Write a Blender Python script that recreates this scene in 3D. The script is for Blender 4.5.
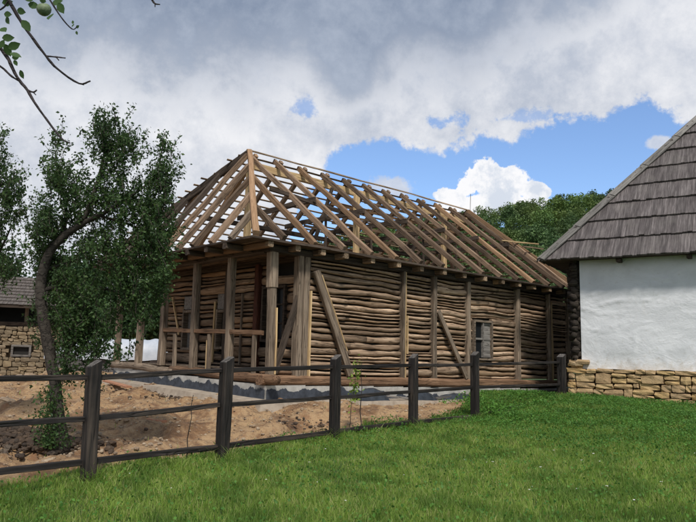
import bpy, math, random
import numpy as np
from mathutils import Vector, Matrix, noise

random.seed(7)
R = np.random.default_rng(11)
for o in list(bpy.data.objects):
    bpy.data.objects.remove(o)
scene = bpy.context.scene
COL = scene.collection

# ------------------------------------------------------------------ camera
FPX, PITCH, ROLL = 668.0, math.radians(8.1), math.radians(1.37)   # focal length in pixels of the 696 px wide photo
CAM = Vector((0, 0, 1.6))
FW = Vector((0, math.cos(PITCH), math.sin(PITCH)))
_rt = Vector((1, 0, 0)); _up = Vector((0, -math.sin(PITCH), math.cos(PITCH)))
RT = _rt * math.cos(ROLL) + _up * math.sin(ROLL)
UP = _up * math.cos(ROLL) - _rt * math.sin(ROLL)
cd = bpy.data.cameras.new('camera'); cam = bpy.data.objects.new('camera', cd); COL.objects.link(cam)
cd.sensor_width = 36; cd.lens = 36 * FPX / 696; cd.clip_start = .05; cd.clip_end = 3000
M = Matrix.Identity(4)
for i in range(3):
    M[i][0] = RT[i]; M[i][1] = UP[i]; M[i][2] = -FW[i]; M[i][3] = CAM[i]
cam.matrix_world = M
scene.camera = cam

def ray(px, py):
    return FW + RT * ((px - 348) / FPX) - UP * ((py - 261) / FPX)
def at(px, py, Y):
    """a point of the place, Y metres ahead of the camera"""
    d = ray(px, py)
    return CAM + d * (Y / d.y)
def azel(px, py):
    d = ray(px, py).normalized()
    return math.atan2(d.x, d.y), math.asin(d.z)

# ------------------------------------------------------------------ light and sky
SUN_EL, SUN_AZ = math.radians(52), math.radians(170)      # behind the camera; compass style from +Y clockwise
scene.view_settings.view_transform = 'Standard'; scene.view_settings.look = 'None'
scene.view_settings.exposure = 0.3; scene.view_settings.gamma = 1
sl = bpy.data.lights.new('sun', 'SUN'); sl.energy = 3.0; sl.angle = math.radians(8); sl.color = (1, .94, .86)
so = bpy.data.objects.new('sun', sl); COL.objects.link(so)
sd = Vector((math.sin(SUN_AZ) * math.cos(SUN_EL), math.cos(SUN_AZ) * math.cos(SUN_EL), math.sin(SUN_EL)))
so.rotation_euler = (-sd).to_track_quat('-Z', 'Y').to_euler(); so.location = (0, 0, 40)

class NT:
    """tiny node-graph writer"""
    def __init__(s, tree): s.t = tree
    def n(s, kind, **kw):
        x = s.t.nodes.new(kind)
        for k, v in kw.items(): setattr(x, k, v)
        return x
    def put(s, sock, v):
        if hasattr(v, 'is_linked') or isinstance(v, bpy.types.NodeSocket): s.t.links.new(v, sock)
        elif v is not None: sock.default_value = v
    def m(s, op, a, b=None, c=None, clamp=False):
        x = s.n('ShaderNodeMath', operation=op, use_clamp=clamp)
        s.put(x.inputs[0], a)
        if b is not None: s.put(x.inputs[1], b)
        if c is not None: s.put(x.inputs[2], c)
        return x.outputs[0]
    def vm(s, op, a, b=None):
        x = s.n('ShaderNodeVectorMath', operation=op); s.put(x.inputs[0], a)
        if b is not None: s.put(x.inputs[1], b)
        return x.outputs[0]
    def noise(s, vec, scale, detail=4, rough=.5, dist=0):
        x = s.n('ShaderNodeTexNoise'); s.put(x.inputs['Vector'], vec); x.inputs['Scale'].default_value = scale
        x.inputs['Detail'].default_value = detail; x.inputs['Roughness'].default_value = rough; x.inputs['Distortion'].default_value = dist
        return x.outputs[0]
    def mix(s, f, a, b, mode='MIX'):
        x = s.n('ShaderNodeMix', data_type='RGBA', blend_type=mode)
        s.put(x.inputs[0], f); s.put(x.inputs[6], a if not isinstance(a, tuple) else (*a[:3], 1)); s.put(x.inputs[7], b if not isinstance(b, tuple) else (*b[:3], 1))
        return x.outputs[2]
    def ss(s, v, lo, hi):
        x = s.n('ShaderNodeMapRange', interpolation_type='SMOOTHSTEP'); s.put(x.inputs[0], v)
        x.inputs[1].default_value = lo; x.inputs[2].default_value = hi; return x.outputs[0]
    def ramp(s, v, stops):
        x = s.n('ShaderNodeValToRGB'); s.put(x.inputs[0], v); cr = x.color_ramp
        while len(cr.elements) < len(stops): cr.elements.new(.5)
        for e, (p, c) in zip(cr.elements, stops):
            e.position = p; e.color = (*c, 1)
        return x.outputs[0]
    def scale(s, vec, xyz):
        x = s.n('ShaderNodeMapping'); s.put(x.inputs[0], vec); x.inputs[3].default_value = xyz; return x.outputs[0]

world = bpy.data.worlds.new('World'); scene.world = world; world.use_nodes = True
wt = world.node_tree; wt.nodes.clear(); W_ = NT(wt)
sky = W_.n('ShaderNodeTexSky', sky_type='NISHITA', sun_disc=False)
sky.sun_elevation = SUN_EL; sky.sun_rotation = SUN_AZ; sky.air_density = 1.0; sky.dust_density = .6; sky.ozone_density = 1.6
gen = W_.n('ShaderNodeTexCoord').outputs['Generated']
sep = W_.n('ShaderNodeSeparateXYZ'); W_.put(sep.inputs[0], gen)
AZ = W_.m('ARCTAN2', sep.outputs[0], sep.outputs[1]); EL = W_.m('ARCSINE', sep.outputs[2])
cmb = W_.n('ShaderNodeCombineXYZ'); W_.put(cmb.inputs[0], AZ); W_.put(cmb.inputs[1], W_.m('MULTIPLY', EL, 1.5)); cmb.inputs[2].default_value = .3
CV = gen
nz1 = W_.noise(CV, 7, 8, .6, .2); nz2 = W_.noise(W_.vm('ADD', CV, (3.1, 1.7, 5.2)), 2.6, 7, .62, .4); nz3 = W_.noise(W_.vm('ADD', CV, (1.1, 7.7, 2.2)), 22, 8, .68)
def skycurve(pts):
    """elevation as a function of azimuth, through directions seen in the photo"""
    x = W_.n('ShaderNodeFloatCurve'); c = x.mapping.curves[0]
    pp = sorted(azel(*p) for p in pts)
    pp = [((a + math.pi) / (2 * math.pi), (e + .2) / 1.6) for a, e in pp]
    pp = [(0, pp[0][1])] + pp + [(1, pp[-1][1])]
    while len(c.points) < len(pp): c.points.new(.5, .5)
    for q, (a, e) in zip(c.points, pp): q.location = (a, e); q.handle_type = 'VECTOR'
    x.mapping.use_clip = False; x.mapping.update()
    W_.put(x.inputs[1], W_.m('DIVIDE', W_.m('ADD', AZ, math.pi), 2 * math.pi))
    return W_.m('SUBTRACT', W_.m('MULTIPLY', x.outputs[0], 1.6), .2)
edge = skycurve([(240, 420), (285, 260), (300, 200), (318, 178), (335, 160), (360, 160), (385, 146), (410, 146), (432, 152), (455, 150), (485, 131), (515, 137), (545, 133), (575, 118), (600, 128), (625, 116), (655, 112), (685, 122), (760, 150), (900, 260)])
n1c = W_.m('SUBTRACT', nz1, .5); n2c = W_.m('SUBTRACT', nz2, .5); n3c = W_.m('SUBTRACT', nz3, .5)
d_ = W_.m('SUBTRACT', EL, edge)
d_ = W_.m('ADD', d_, W_.m('MULTIPLY', n1c, .09)); d_ = W_.m('ADD', d_, W_.m('MULTIPLY', n3c, .09))
cover = W_.ss(d_, -.004, .013)
def blob(px, py, rx, ry, wob, soft, inv=False):
    """ellipse of sky around a direction, edges broken by noise"""
    a, e = azel(px, py); sx, sy = rx / FPX, ry / FPX
    qx = W_.m('DIVIDE', W_.m('SUBTRACT', AZ, a), sx); qy = W_.m('DIVIDE', W_.m('SUBTRACT', EL, e), sy)
    r = W_.m('SQRT', W_.m('ADD', W_.m('MULTIPLY', qx, qx), W_.m('MULTIPLY', qy, qy)))
    r = W_.m('ADD', r, W_.m('MULTIPLY', n3c, wob)); r = W_.m('ADD', r, W_.m('MULTIPLY', n1c, wob))
    return W_.ss(r, 1 + soft, 1 - soft)
holes = W_.m('MULTIPLY', blob(309, 107, 11, 5, 9, .8), .7)
holes = W_.m('MAXIMUM', holes, W_.m('MULTIPLY', blob(448, 121, 12, 4, 9.0, .8), .8))
holes = W_.m('MAXIMUM', holes, W_.m('MULTIPLY', blob(515, 119, 22, 4, 8.0, .6), .6))
cover = W_.m('MULTIPLY', cover, W_.m('SUBTRACT', 1, holes))
for b in [(505, 136, 13, 4, 6, .6), (436, 150, 8, 3, 5., .7), (662, 142, 8, 3.5, 6., .6), (396, 187, 12, 5, 6, .6)]:
    cover = W_.m('MAXIMUM', cover, W_.m('MULTIPLY', blob(*b), .85))
cum = None
for b in [(482, 176, 21, 19, 2.0, .08), (508, 182, 24, 17, 2.0, .08), (450, 197, 18, 11, 2.0, .08), (534, 192, 17, 10, 2., .08), (490, 206, 62, 14, 1.6, .07), (466, 187, 14, 12, 2.0, .08)]:
    q = blob(*b); cum = q if cum is None else W_.m('MAXIMUM', cum, q)
# tone of the deck: grey above a wandering line, white towards the horizon
dark = skycurve([(-60, 60), (0, 70), (60, 62), (110, 62), (150, 82), (215, 78), (250, 92), (300, 62), (350, 108), (400, 78), (460, 92), (520, 60), (580, 20), (640, -30), (760, -60)])
dd = W_.m('SUBTRACT', EL, dark); dd = W_.m('ADD', dd, W_.m('MULTIPLY', n2c, .30)); dd = W_.m('ADD', dd, W_.m('MULTIPLY', n1c, .28)); dd = W_.m('ADD', dd, W_.m('MULTIPLY', n3c, .13))
dk = W_.ss(dd, -.04, .07)
tone = W_.m('ADD', .5, W_.m('MULTIPLY', n2c, 1.9)); tone = W_.m('ADD', tone, W_.m('MULTIPLY', n1c, 1.8)); tone = W_.m('ADD', tone, W_.m('MULTIPLY', n3c, 1.3), clamp=True)
CS = 6.6     # clouds share the sky texture's physical scale (times the background strength below)
def cs(c): return tuple(v * CS for v in c)
lightc = W_.mix(tone, cs((.52, .57, .67)), cs((.98, .98, 1.0)))
darkc = W_.mix(tone, cs((.205, .265, .38)), cs((.44, .50, .61)))
deck = W_.mix(dk, lightc, darkc)
# the inside of a cumulus: white tops, faint blue-grey modelling
cumc = W_.mix(W_.ss(W_.m('ADD', nz1, W_.m('MULTIPLY', n3c, 1.3)), .36, .62), cs((.70, .76, .86)), cs((1.0, 1.0, 1.02)))
skyc = W_.mix(1, sky.outputs[0], (1.0, 1.10, 1.26), 'MULTIPLY')
c = W_.mix(cum, skyc, cumc)
c = W_.mix(cover, c, deck)
bg = W_.n('ShaderNodeBackground'); bg.inputs[1].default_value = .12
W_.put(bg.inputs[0], c)
wo = W_.n('ShaderNodeOutputWorld'); wt.links.new(bg.outputs[0], wo.inputs[0])

# ------------------------------------------------------------------ materials
def mat(name):
    m = bpy.data.materials.new(name); m.use_nodes = True
    t = m.node_tree; g = NT(t); b = t.nodes['Principled BSDF']
    return m, g, b
def bump(g, b, h, strength, dist):
    x = g.n('ShaderNodeBump'); x.inputs['Strength'].default_value = strength; x.inputs['Distance'].default_value = dist
    g.put(x.inputs['Height'], h); g.put(b.inputs['Normal'], x.outputs[0])

def wood(name, dark, mid, light, rnd=(.7, 1.25), grain=(1.3, 26, 26), stain=.5, rough=.85, warm=None, bs=.6):
    m, g, b = mat(name)
    tc = g.n('ShaderNodeTexCoord').outputs['Object']; oi = g.n('ShaderNodeObjectInfo')
    off = g.n('ShaderNodeCombineXYZ')
    for i, k in enumerate((17, 31, 47)): g.put(off.inputs[i], g.m('MULTIPLY', oi.outputs['Random'], k))
    v = g.vm('ADD', tc, off.outputs[0])
    fine = g.noise(g.scale(v, grain), 1.0, 6, .65, .3)
    crack = g.noise(g.scale(v, (grain[0] * .6, grain[1] * .5, grain[2] * .5)), 1.0, 3, .5, .6)
    blot = g.noise(v, 1.7, 4, .6)
    c = g.ramp(fine, [(.22, dark), (.5, mid), (.78, light)])
    cr = g.ss(g.m('ABSOLUTE', g.m('SUBTRACT', crack, .5)), .035, .0)
    c = g.mix(g.m('MULTIPLY', cr, .65), c, tuple(x * .35 for x in dark))
    c = g.mix(g.m('MULTIPLY', g.ss(blot, .45, .72), stain), c, tuple(x * .9 for x in dark))
    if warm: c = g.mix(g.m('MULTIPLY', g.ss(g.m('FRACT', g.m('MULTIPLY', oi.outputs['Random'], 13.7)), .5, 1.0), .55), c, warm)
    val = g.n('ShaderNodeMapRange'); g.put(val.inputs[0], oi.outputs['Random']); val.inputs[3].default_value = rnd[0]; val.inputs[4].default_value = rnd[1]
    hs = g.n('ShaderNodeHueSaturation'); g.put(hs.inputs['Color'], c); g.put(hs.inputs['Value'], val.outputs[0])
    g.put(b.inputs['Base Color'], hs.outputs[0]); b.inputs['Roughness'].default_value = rough
    b.inputs['Specular IOR Level'].default_value = .25
    bump(g, b, g.m('SUBTRACT', fine, g.m('MULTIPLY', cr, .8)), bs, .012)
    return m

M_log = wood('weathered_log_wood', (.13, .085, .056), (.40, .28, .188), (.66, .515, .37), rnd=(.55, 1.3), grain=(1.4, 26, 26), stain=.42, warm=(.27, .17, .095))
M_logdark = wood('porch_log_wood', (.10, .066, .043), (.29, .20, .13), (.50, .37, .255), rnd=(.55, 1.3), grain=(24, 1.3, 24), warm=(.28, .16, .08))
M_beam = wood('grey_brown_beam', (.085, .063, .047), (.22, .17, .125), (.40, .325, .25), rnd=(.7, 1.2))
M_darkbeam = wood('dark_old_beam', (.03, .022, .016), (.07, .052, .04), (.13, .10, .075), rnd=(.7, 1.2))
M_rafter = wood('rafter_wood', (.075, .049, .033), (.22, .15, .10), (.40, .29, .20), rnd=(.5, 1.35), warm=(.40, .235, .12), stain=.5)
M_new = wood('fresh_sawn_wood', (.36, .23, .11), (.60, .43, .23), (.72, .56, .34), rnd=(.75, 1.1), stain=.3, bs=.3)
M_lath = wood('lath_wood', (.16, .11, .07), (.34, .245, .16), (.52, .39, .26), rnd=(.5, 1.2))
M_sill = wood('reddish_sill_wood', (.07, .040, .024), (.18, .105, .062), (.33, .215, .135), rnd=(.7, 1.2))
M_red = wood('red_brown_timber', (.05, .018, .012), (.11, .04, .025), (.17, .07, .045), grain=(1.3, 26, 26))
M_greyboard = wood('grey_board', (.11, .10, .09), (.21, .195, .18), (.33, .31, .285), stain=.25)
M_fence = wood('dark_fence_wood', (.008, .007, .007), (.022, .019, .018), (.11, .085, .068), rnd=(.85, 1.2), stain=.7, rough=.7, grain=(1.0, 18, 18))  # near-black wood with paler streaks, for posts and rails
M_fencetop = wood('pale_end_grain', (.05, .045, .042), (.11, .10, .092), (.18, .165, .15))  # paler wood than the posts, for their sloped tops

def shingle_mat(name, a, bcol, ccol, vr=(.78, 1.22)):
    m, g, b = mat(name)
    tc = g.n('ShaderNodeTexCoord').outputs['Object']; oi = g.n('ShaderNodeObjectInfo'); geo = g.n('ShaderNodeNewGeometry')
    off = g.n('ShaderNodeCombineXYZ')
    for i, k in enumerate((17, 31, 47)): g.put(off.inputs[i], g.m('MULTIPLY', oi.outputs['Random'], k))
    v = g.vm('ADD', tc, off.outputs[0])
    fine = g.noise(g.scale(v, (22, 1.4, 6)), 1.0, 5, .7)
    wear = g.noise(geo.outputs['Position'], 1.6, 5, .65)
    c = g.ramp(fine, [(.3, a), (.5, bcol), (.72, ccol)])
    c = g.mix(g.m('MULTIPLY', g.ss(wear, .5, .75), .45), c, (.15, .14, .125))
    val = g.n('ShaderNodeMapRange'); g.put(val.inputs[0], oi.outputs['Random']); val.inputs[3].default_value = vr[0]; val.inputs[4].default_value = vr[1]
    hs = g.n('ShaderNodeHueSaturation'); g.put(hs.inputs['Color'], c); g.put(hs.inputs['Value'], val.outputs[0])
    g.put(b.inputs['Base Color'], hs.outputs[0]); b.inputs['Roughness'].default_value = .8; b.inputs['Specular IOR Level'].default_value = .3
    bump(g, b, fine, .5, .01)
    return m
M_shingle = shingle_mat('weathered_shingles', (.038, .032, .032), (.095, .083, .082), (.20, .18, .175))
M_shingle2 = shingle_mat('far_roof_shingles', (.075, .062, .055), (.13, .11, .098), (.22, .19, .165))
M_hipboard = wood('pale_grey_hip_board', (.12, .115, .105), (.21, .20, .185), (.31, .30, .28), stain=.3)

def stone_mat(name, cols, dark):
    m, g, b = mat(name)
    oi = g.n('ShaderNodeObjectInfo'); geo = g.n('ShaderNodeNewGeometry'); P = geo.outputs['Position']
    r = g.m('FRACT', g.m('ADD', oi.outputs['Random'], g.m('MULTIPLY', geo.outputs['Random Per Island'], 3.37)))
    c = g.ramp(r, [(i / (len(cols) - 1), k) for i, k in enumerate(cols)])
    f = g.noise(P, 9, 6, .65); f2 = g.noise(P, 2.5, 4, .6); f3 = g.noise(P, 38, 4, .7)
    c = g.mix(g.m('MULTIPLY', g.ss(f, .42, .70), .6), c, dark)
    c = g.mix(g.m('MULTIPLY', g.ss(f2, .5, .8), .35), c, (.32, .29, .25))
    c = g.mix(.35, c, g.ramp(f3, [(.3, (.25, .2, .14)), (.7, (.75, .62, .42))]), 'SOFT_LIGHT')
    g.put(b.inputs['Base Color'], c); b.inputs['Roughness'].default_value = .9
    bump(g, b, g.m('ADD', f, g.m('MULTIPLY', f3, .4)), .8, .03)
    return m
M_stone = stone_mat('ochre_limestone', [(.40, .27, .12), (.52, .38, .20), (.45, .33, .19), (.36, .26, .16), (.56, .42, .24)], (.24, .165, .09))
M_stone2 = stone_mat('far_ochre_stone', [(.17, .13, .085), (.25, .20, .13), (.20, .165, .115), (.15, .125, .09), (.28, .22, .15)], (.13, .10, .065))
M_rock = stone_mat('field_rock', [(.30, .25, .19), (.42, .35, .27), (.22, .17, .13), (.36, .27, .18)], (.15, .10, .07))
M_clod = stone_mat('dark_soil', [(.045, .032, .024), (.08, .055, .038), (.03, .022, .017), (.10, .068, .045)], (.03, .02, .014))

def simple(name, col, rough=.85, nscale=6, var=.25, bstr=.3, bd=.02, col2=None, nd=5):
    m, g, b = mat(name); P = g.n('ShaderNodeNewGeometry').outputs['Position']
    f = g.noise(P, nscale, nd, .65)
    c2 = col2 or tuple(x * (1 - var * 2) for x in col)
    c = g.mix(g.ss(f, .3, .72), col, c2)
    g.put(b.inputs['Base Color'], c); b.inputs['Roughness'].default_value = rough
    bump(g, b, f, bstr, bd); return m
M_mortar = simple('clay_mortar', (.16, .11, .065), nscale=12)
M_concrete = simple('pale_concrete', (.48, .47, .44), col2=(.30, .29, .27), nscale=4)
M_ledge = simple('beige_footing_concrete', (.40, .34, .27), col2=(.27, .22, .17), nscale=5)
M_bitumen = simple('bitumen_coat', (.018, .023, .032), col2=(.05, .06, .08), nscale=7, rough=.8)
M_sheet = simple('dark_plastic_sheet', (.02, .025, .032), col2=(.05, .06, .075), nscale=5, rough=.35)
M_tarp = simple('white_tarpaulin', (.50, .53, .58), col2=(.36, .40, .46), nscale=2, rough=.45)
M_tile = simple('stacked_tile_grey', (.12, .115, .11), col2=(.055, .05, .05), nscale=9)
M_void = simple('painted_interior_shade', (.02, .017, .014), nscale=3)  # near-black colour stands in for the shade inside openings
M_void2 = wood('blackened_log_end', (.012, .010, .009), (.035, .028, .022), (.08, .065, .05), rnd=(.6, 1.4))
M_glass, g_, b_ = mat('dark_window_glass'); b_.inputs['Base Color'].default_value = (.012, .014, .016, 1); b_.inputs['Roughness'].default_value = .35; b_.inputs['Specular IOR Level'].default_value = .15
M_white = simple('white_petal', (.75, .75, .70))
M_plank = simple('terracotta_plank', (.42, .20, .11), col2=(.30, .15, .09), nscale=9)

# lime plaster: patched and hand smeared, slightly dirty
M_plaster, g, b = mat('white_lime_plaster'); P = g.n('ShaderNodeNewGeometry').outputs['Position']
a1 = g.noise(g.scale(P, (1, 1, 1.6)), 1.3, 6, .6, .6); a2 = g.noise(P, 11, 6, .7); a3 = g.noise(g.scale(P, (1, 1, .35)), 2.4, 4, .6)
c = g.mix(g.ss(a1, .35, .7), (.70, .72, .75), (.60, .62, .65)); c = g.mix(g.m('MULTIPLY', g.ss(a2, .55, .74), .4), c, (.47, .45, .41))
c = g.mix(g.m('MULTIPLY', g.ss(a3, .62, .8), .3), c, (.55, .53, .48))
zz_ = g.n('ShaderNodeSeparateXYZ'); g.put(zz_.inputs[0], P); c = g.mix(g.m('MULTIPLY', g.ss(g.m('ADD', zz_.outputs[2], g.m('MULTIPLY', a2, -.9)), 1.35, .85), .55), c, (.42, .36, .27))   # mud splashed above the stones
g.put(b.inputs['Base Color'], c); b.inputs['Roughness'].default_value = .9
bump(g, b, g.m('ADD', a1, g.m('MULTIPLY', a2, .3)), .5, .06)

# ground: grass soil / raw clay, border wandering along the fence
def leaf_mat(name, cols, trans=.35, pos=None, rough=.6):
    m, g, b = mat(name); geo = g.n('ShaderNodeNewGeometry')
    c = g.ramp(geo.outputs['Random Per Island'], [(i / (len(cols) - 1), k) for i, k in enumerate(cols)])
    if pos:
        f = g.noise(geo.outputs['Position'], pos[0], 4, .6); c = g.mix(g.m('MULTIPLY', g.ss(f, .42, .64), pos[2]), c, pos[1])
    g.put(b.inputs['Base Color'], c); b.inputs['Roughness'].default_value = rough; b.inputs['Specular IOR Level'].default_value = .3
    t = g.n('ShaderNodeBsdfTranslucent'); hs = g.n('ShaderNodeHueSaturation'); g.put(hs.inputs['Color'], c); hs.inputs['Value'].default_value = 1.5; hs.inputs['Hue'].default_value = .485
    g.put(t.inputs[0], hs.outputs[0]); mx = g.n('ShaderNodeMixShader'); mx.inputs[0].default_value = trans
    g.t.links.new(b.outputs[0], mx.inputs[1]); g.t.links.new(t.outputs[0], mx.inputs[2])
    g.t.links.new(mx.outputs[0], g.t.nodes['Material Output'].inputs[0]); return m
M_grass = leaf_mat('meadow_grass', [(.12, .22, .034), (.19, .32, .05), (.27, .41, .075), (.26, .33, .08), (.44, .43, .19)], .42, pos=(2.2, (.085, .175, .03), .75))
M_clover = leaf_mat('clover_leaf', [(.05, .14, .024), (.085, .21, .034), (.13, .28, .05)], .35, pos=(1.5, (.045, .12, .022), .6))
M_leaf = leaf_mat('fruit_tree_leaf', [(.026, .056, .018), (.045, .092, .028), (.066, .125, .036), (.032, .068, .024), (.11, .18, .055)], .36, pos=(1.1, (.02, .045, .018), .5))
M_leaf2 = leaf_mat('ivy_leaf', [(.02, .05, .015), (.04, .085, .024), (.06, .115, .03)], .25)
M_apple_leaf = leaf_mat('apple_leaf', [(.03, .07, .02), (.05, .10, .03), (.07, .13, .04)], .3)
M_weed = leaf_mat('weed_leaf', [(.07, .18, .03), (.10, .24, .04), (.13, .28, .05)], .35)
M_sapling = leaf_mat('yellow_green_leaf', [(.20, .30, .05), (.26, .36, .07), (.14, .24, .05)], .4)
M_forest = leaf_mat('hill_forest', [(.04, .082, .035), (.062, .118, .045), (.09, .16, .055), (.05, .10, .042)], .2, pos=(.05, (.11, .17, .04), .85))
g = NT(M_forest.node_tree); vo = g.n('ShaderNodeTexVoronoi', voronoi_dimensions='2D'); vo.inputs['Scale'].default_value = 1/6.3; g.put(vo.inputs['Vector'], g.n('ShaderNodeNewGeometry').outputs['Position'])
hs = g.n('ShaderNodeHueSaturation'); sp_ = g.n('ShaderNodeSeparateColor'); g.put(sp_.inputs[0], vo.outputs['Color']); bs_ = M_forest.node_tree.nodes['Principled BSDF']
g.put(hs.inputs['Color'], bs_.inputs['Base Color'].links[0].from_socket); mr = g.n('ShaderNodeMapRange'); g.put(mr.inputs[0], sp_.outputs[0]); mr.inputs[3].default_value = .55; mr.inputs[4].default_value = 1.45; g.put(hs.inputs['Value'], mr.outputs[0])
mr = g.n('ShaderNodeMapRange'); g.put(mr.inputs[0], sp_.outputs[1]); mr.inputs[3].default_value = .47; mr.inputs[4].default_value = .515; g.put(hs.inputs['Hue'], mr.outputs[0]); g.put(bs_.inputs['Base Color'], hs.outputs[0])
M_far = leaf_mat('grove_leaf', [(.025, .06, .022), (.04, .085, .028), (.055, .11, .034)], .2, pos=(.4, (.02, .045, .02), .5))
M_bark = wood('bark', (.022, .019, .016), (.052, .044, .037), (.11, .098, .082), grain=(6, 20, 20), rnd=(.85, 1.1))
M_twig = wood('twig_bark', (.018, .015, .016), (.035, .029, .030), (.06, .05, .05), grain=(6, 20, 20))
M_applefruit = simple('apple_skin', (.16, .22, .11), col2=(.12, .15, .09), nscale=40, rough=.6)

# ------------------------------------------------------------------ mesh helpers
def link(o, parent=None):
    COL.objects.link(o)
    if parent is not None: o.parent = parent
    return o
def mk(name, V, F, m, parent=None, smooth=False, mw=None):
    me = bpy.data.meshes.new(name)
    me.from_pydata([tuple(v) for v in V], [], F); me.update()
    if m: me.materials.append(m)
    if smooth: me.polygons.foreach_set('use_smooth', [True] * len(me.polygons))
    o = bpy.data.objects.new(name, me)
    if mw is not None: o.matrix_local = mw
    return link(o, parent)
def mk_np(name, V, F, m, parent=None, smooth=False):
    """V (n,3), F (k,s) with one polygon size"""
    me = bpy.data.meshes.new(name); V = np.ascontiguousarray(V, dtype=np.float32); F = np.ascontiguousarray(F, dtype=np.int32)
    k, s = F.shape
    me.vertices.add(len(V)); me.vertices.foreach_set('co', V.ravel())
    me.loops.add(k * s); me.loops.foreach_set('vertex_index', F.ravel())
    me.polygons.add(k); me.polygons.foreach_set('loop_start', np.arange(k, dtype=np.int32) * s)
    me.polygons.foreach_set('loop_total', np.full(k, s, dtype=np.int32))
    if smooth: me.polygons.foreach_set('use_smooth', np.ones(k, dtype=bool))
    me.update(calc_edges=True); me.validate()
    me.materials.append(m); o = bpy.data.objects.new(name, me); return link(o, parent)
def tag(o, label=None, cat=None, group=None, kind=None):
    if label: o['label'] = label
    if cat: o['category'] = cat
    if group: o['group'] = group
    if kind: o['kind'] = kind
    return o
def empty(name, loc, rz=0):
    o = bpy.data.objects.new(name, None); o.location = loc; o.rotation_euler = (0, 0, rz); o.empty_display_size = .3
    return link(o)
def frame(p0, p1, up=(0, 0, 1)):
    p0 = Vector(p0); p1 = Vector(p1); x = (p1 - p0); L = x.length; x.normalize(); up = Vector(up)
    if abs(x.dot(up)) > .98: up = Vector((0, 1, 0))
    y = up.cross(x).normalized(); z = x.cross(y)
    m = Matrix.Identity(4)
    for i in range(3): m[i][0] = x[i]; m[i][1] = y[i]; m[i][2] = z[i]; m[i][3] = p0[i]
    return m, L
def beam(name, p0, p1, w, h, m, parent=None, up=(0, 0, 1), warp=.008, ch=.12, taper=0, seg=None):
    """squared timber with chamfered, slightly uneven edges; local X runs along it"""
    mw, L = frame(p0, p1, up); seg = seg or max(2, min(6, int(L / .7)))
    V = []; F = []; c = min(w, h) * ch; sd_ = random.uniform(0, 100)
    prof = [(-w/2+c, -h/2), (w/2-c, -h/2), (w/2, -h/2+c), (w/2, h/2-c), (w/2-c, h/2), (-w/2+c, h/2), (-w/2, h/2-c), (-w/2, -h/2+c)]
    for i in range(seg + 1):
        t = i / seg; s = 1 - taper * t
        dy = noise.noise((t * L * .8 + sd_, 0, 0)) * warp * 2; dz = noise.noise((t * L * .8 + sd_, 9, 0)) * warp * 2
        if parent is None: dy = dz = 0
        for k, (y, z) in enumerate(prof):
            j = noise.noise((t * L * 2 + sd_, k * 3.3, 4)) * warp
            V.append((t * L, y * s + dy + j, z * s + dz + j))
    for i in range(seg):
        for k in range(8): F.append((i*8+k, i*8+(k+1) % 8, (i+1)*8+(k+1) % 8, (i+1)*8+k))
    F.append(tuple(range(7, -1, -1))); F.append(tuple(seg*8+k for k in range(8)))
    return mk(name, V, F, m, parent, mw=mw)
def box(name, c0, c1, m, parent=None, mw=None):
    (x0, y0, z0), (x1, y1, z1) = c0, c1; cx, cy, cz = (x0+x1)/2, (y0+y1)/2, (z0+z1)/2
    V = [(x-cx, y-cy, z-cz) for x in (x0, x1) for y in (y0, y1) for z in (z0, z1)]
    F = [(0, 1, 3, 2), (4, 6, 7, 5), (0, 4, 5, 1), (2, 3, 7, 6), (0, 2, 6, 4), (1, 5, 7, 3)]
    return mk(name, V, F, m, parent, mw=(mw or Matrix.Identity(4)) @ Matrix.Translation((cx, cy, cz)))
def tube(name, pts, rad, m, parent=None, n=8, rough=.0, off=None):
    V = []; F = []; pts = [Vector(p) for p in pts]; sd_ = random.uniform(0, 99)
    y = None; org = pts[0].copy()
    for i, p in enumerate(pts):
        d = (pts[min(i+1, len(pts)-1)] - pts[max(i-1, 0)]).normalized()
        if y is None: y = d.orthogonal().normalized()
        y = (y - d * y.dot(d)).normalized(); z = d.cross(y); r = rad[i] if hasattr(rad, '__len__') else rad
        for k in range(n):
            a = 2 * math.pi * k / n; rr = r * (1 + rough * noise.noise((i * .7 + sd_, math.cos(a) * 1.5, math.sin(a) * 1.5)))
            V.append(p - org + (y * math.cos(a) + z * math.sin(a)) * rr)
    for i in range(len(pts) - 1):
        for k in range(n): F.append((i*n+k, i*n+(k+1) % n, (i+1)*n+(k+1) % n, (i+1)*n+k))
    F.append(tuple(range(n-1, -1, -1))); F.append(tuple((len(pts)-1)*n+k for k in range(n)))
    return mk(name, V, F, m, parent, smooth=True, mw=Matrix.Translation(org))
def smoothpath(pts, k=4):
    """Catmull-Rom through the points"""
    P = [Vector(p) for p in pts]; P = [2*P[0]-P[1]] + P + [2*P[-1]-P[-2]]; out = []
    for i in range(1, len(P) - 2):
        for j in range(k):
            t = j / k; a, b_, c_, d = P[i-1], P[i], P[i+1], P[i+2]
            out.append(.5 * ((2*b_) + (c_-a)*t + (2*a-5*b_+4*c_-d)*t*t + (3*b_-a-3*c_+d)*t**3))
    return out + [P[-2]]

# numpy value noise -------------------------------------------------
_tab = R.random((256, 256))
def vn(x, y):
    xi = np.floor(x).astype(int); yi = np.floor(y).astype(int); fx = x - xi; fy = y - yi
    fx = fx*fx*(3-2*fx); fy = fy*fy*(3-2*fy); g_ = lambda a, b_: _tab[a & 255, b_ & 255]
    return (g_(xi, yi)*(1-fx)+g_(xi+1, yi)*fx)*(1-fy)+(g_(xi, yi+1)*(1-fx)+g_(xi+1, yi+1)*fx)*fy - .5
def fbm(x, y, o=4):
    s = 0; a = 1; k = 1
    for i in range(o): s = s + a * vn(x*k+i*17.3, y*k+i*9.1); a *= .5; k *= 2.03
    return s

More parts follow.
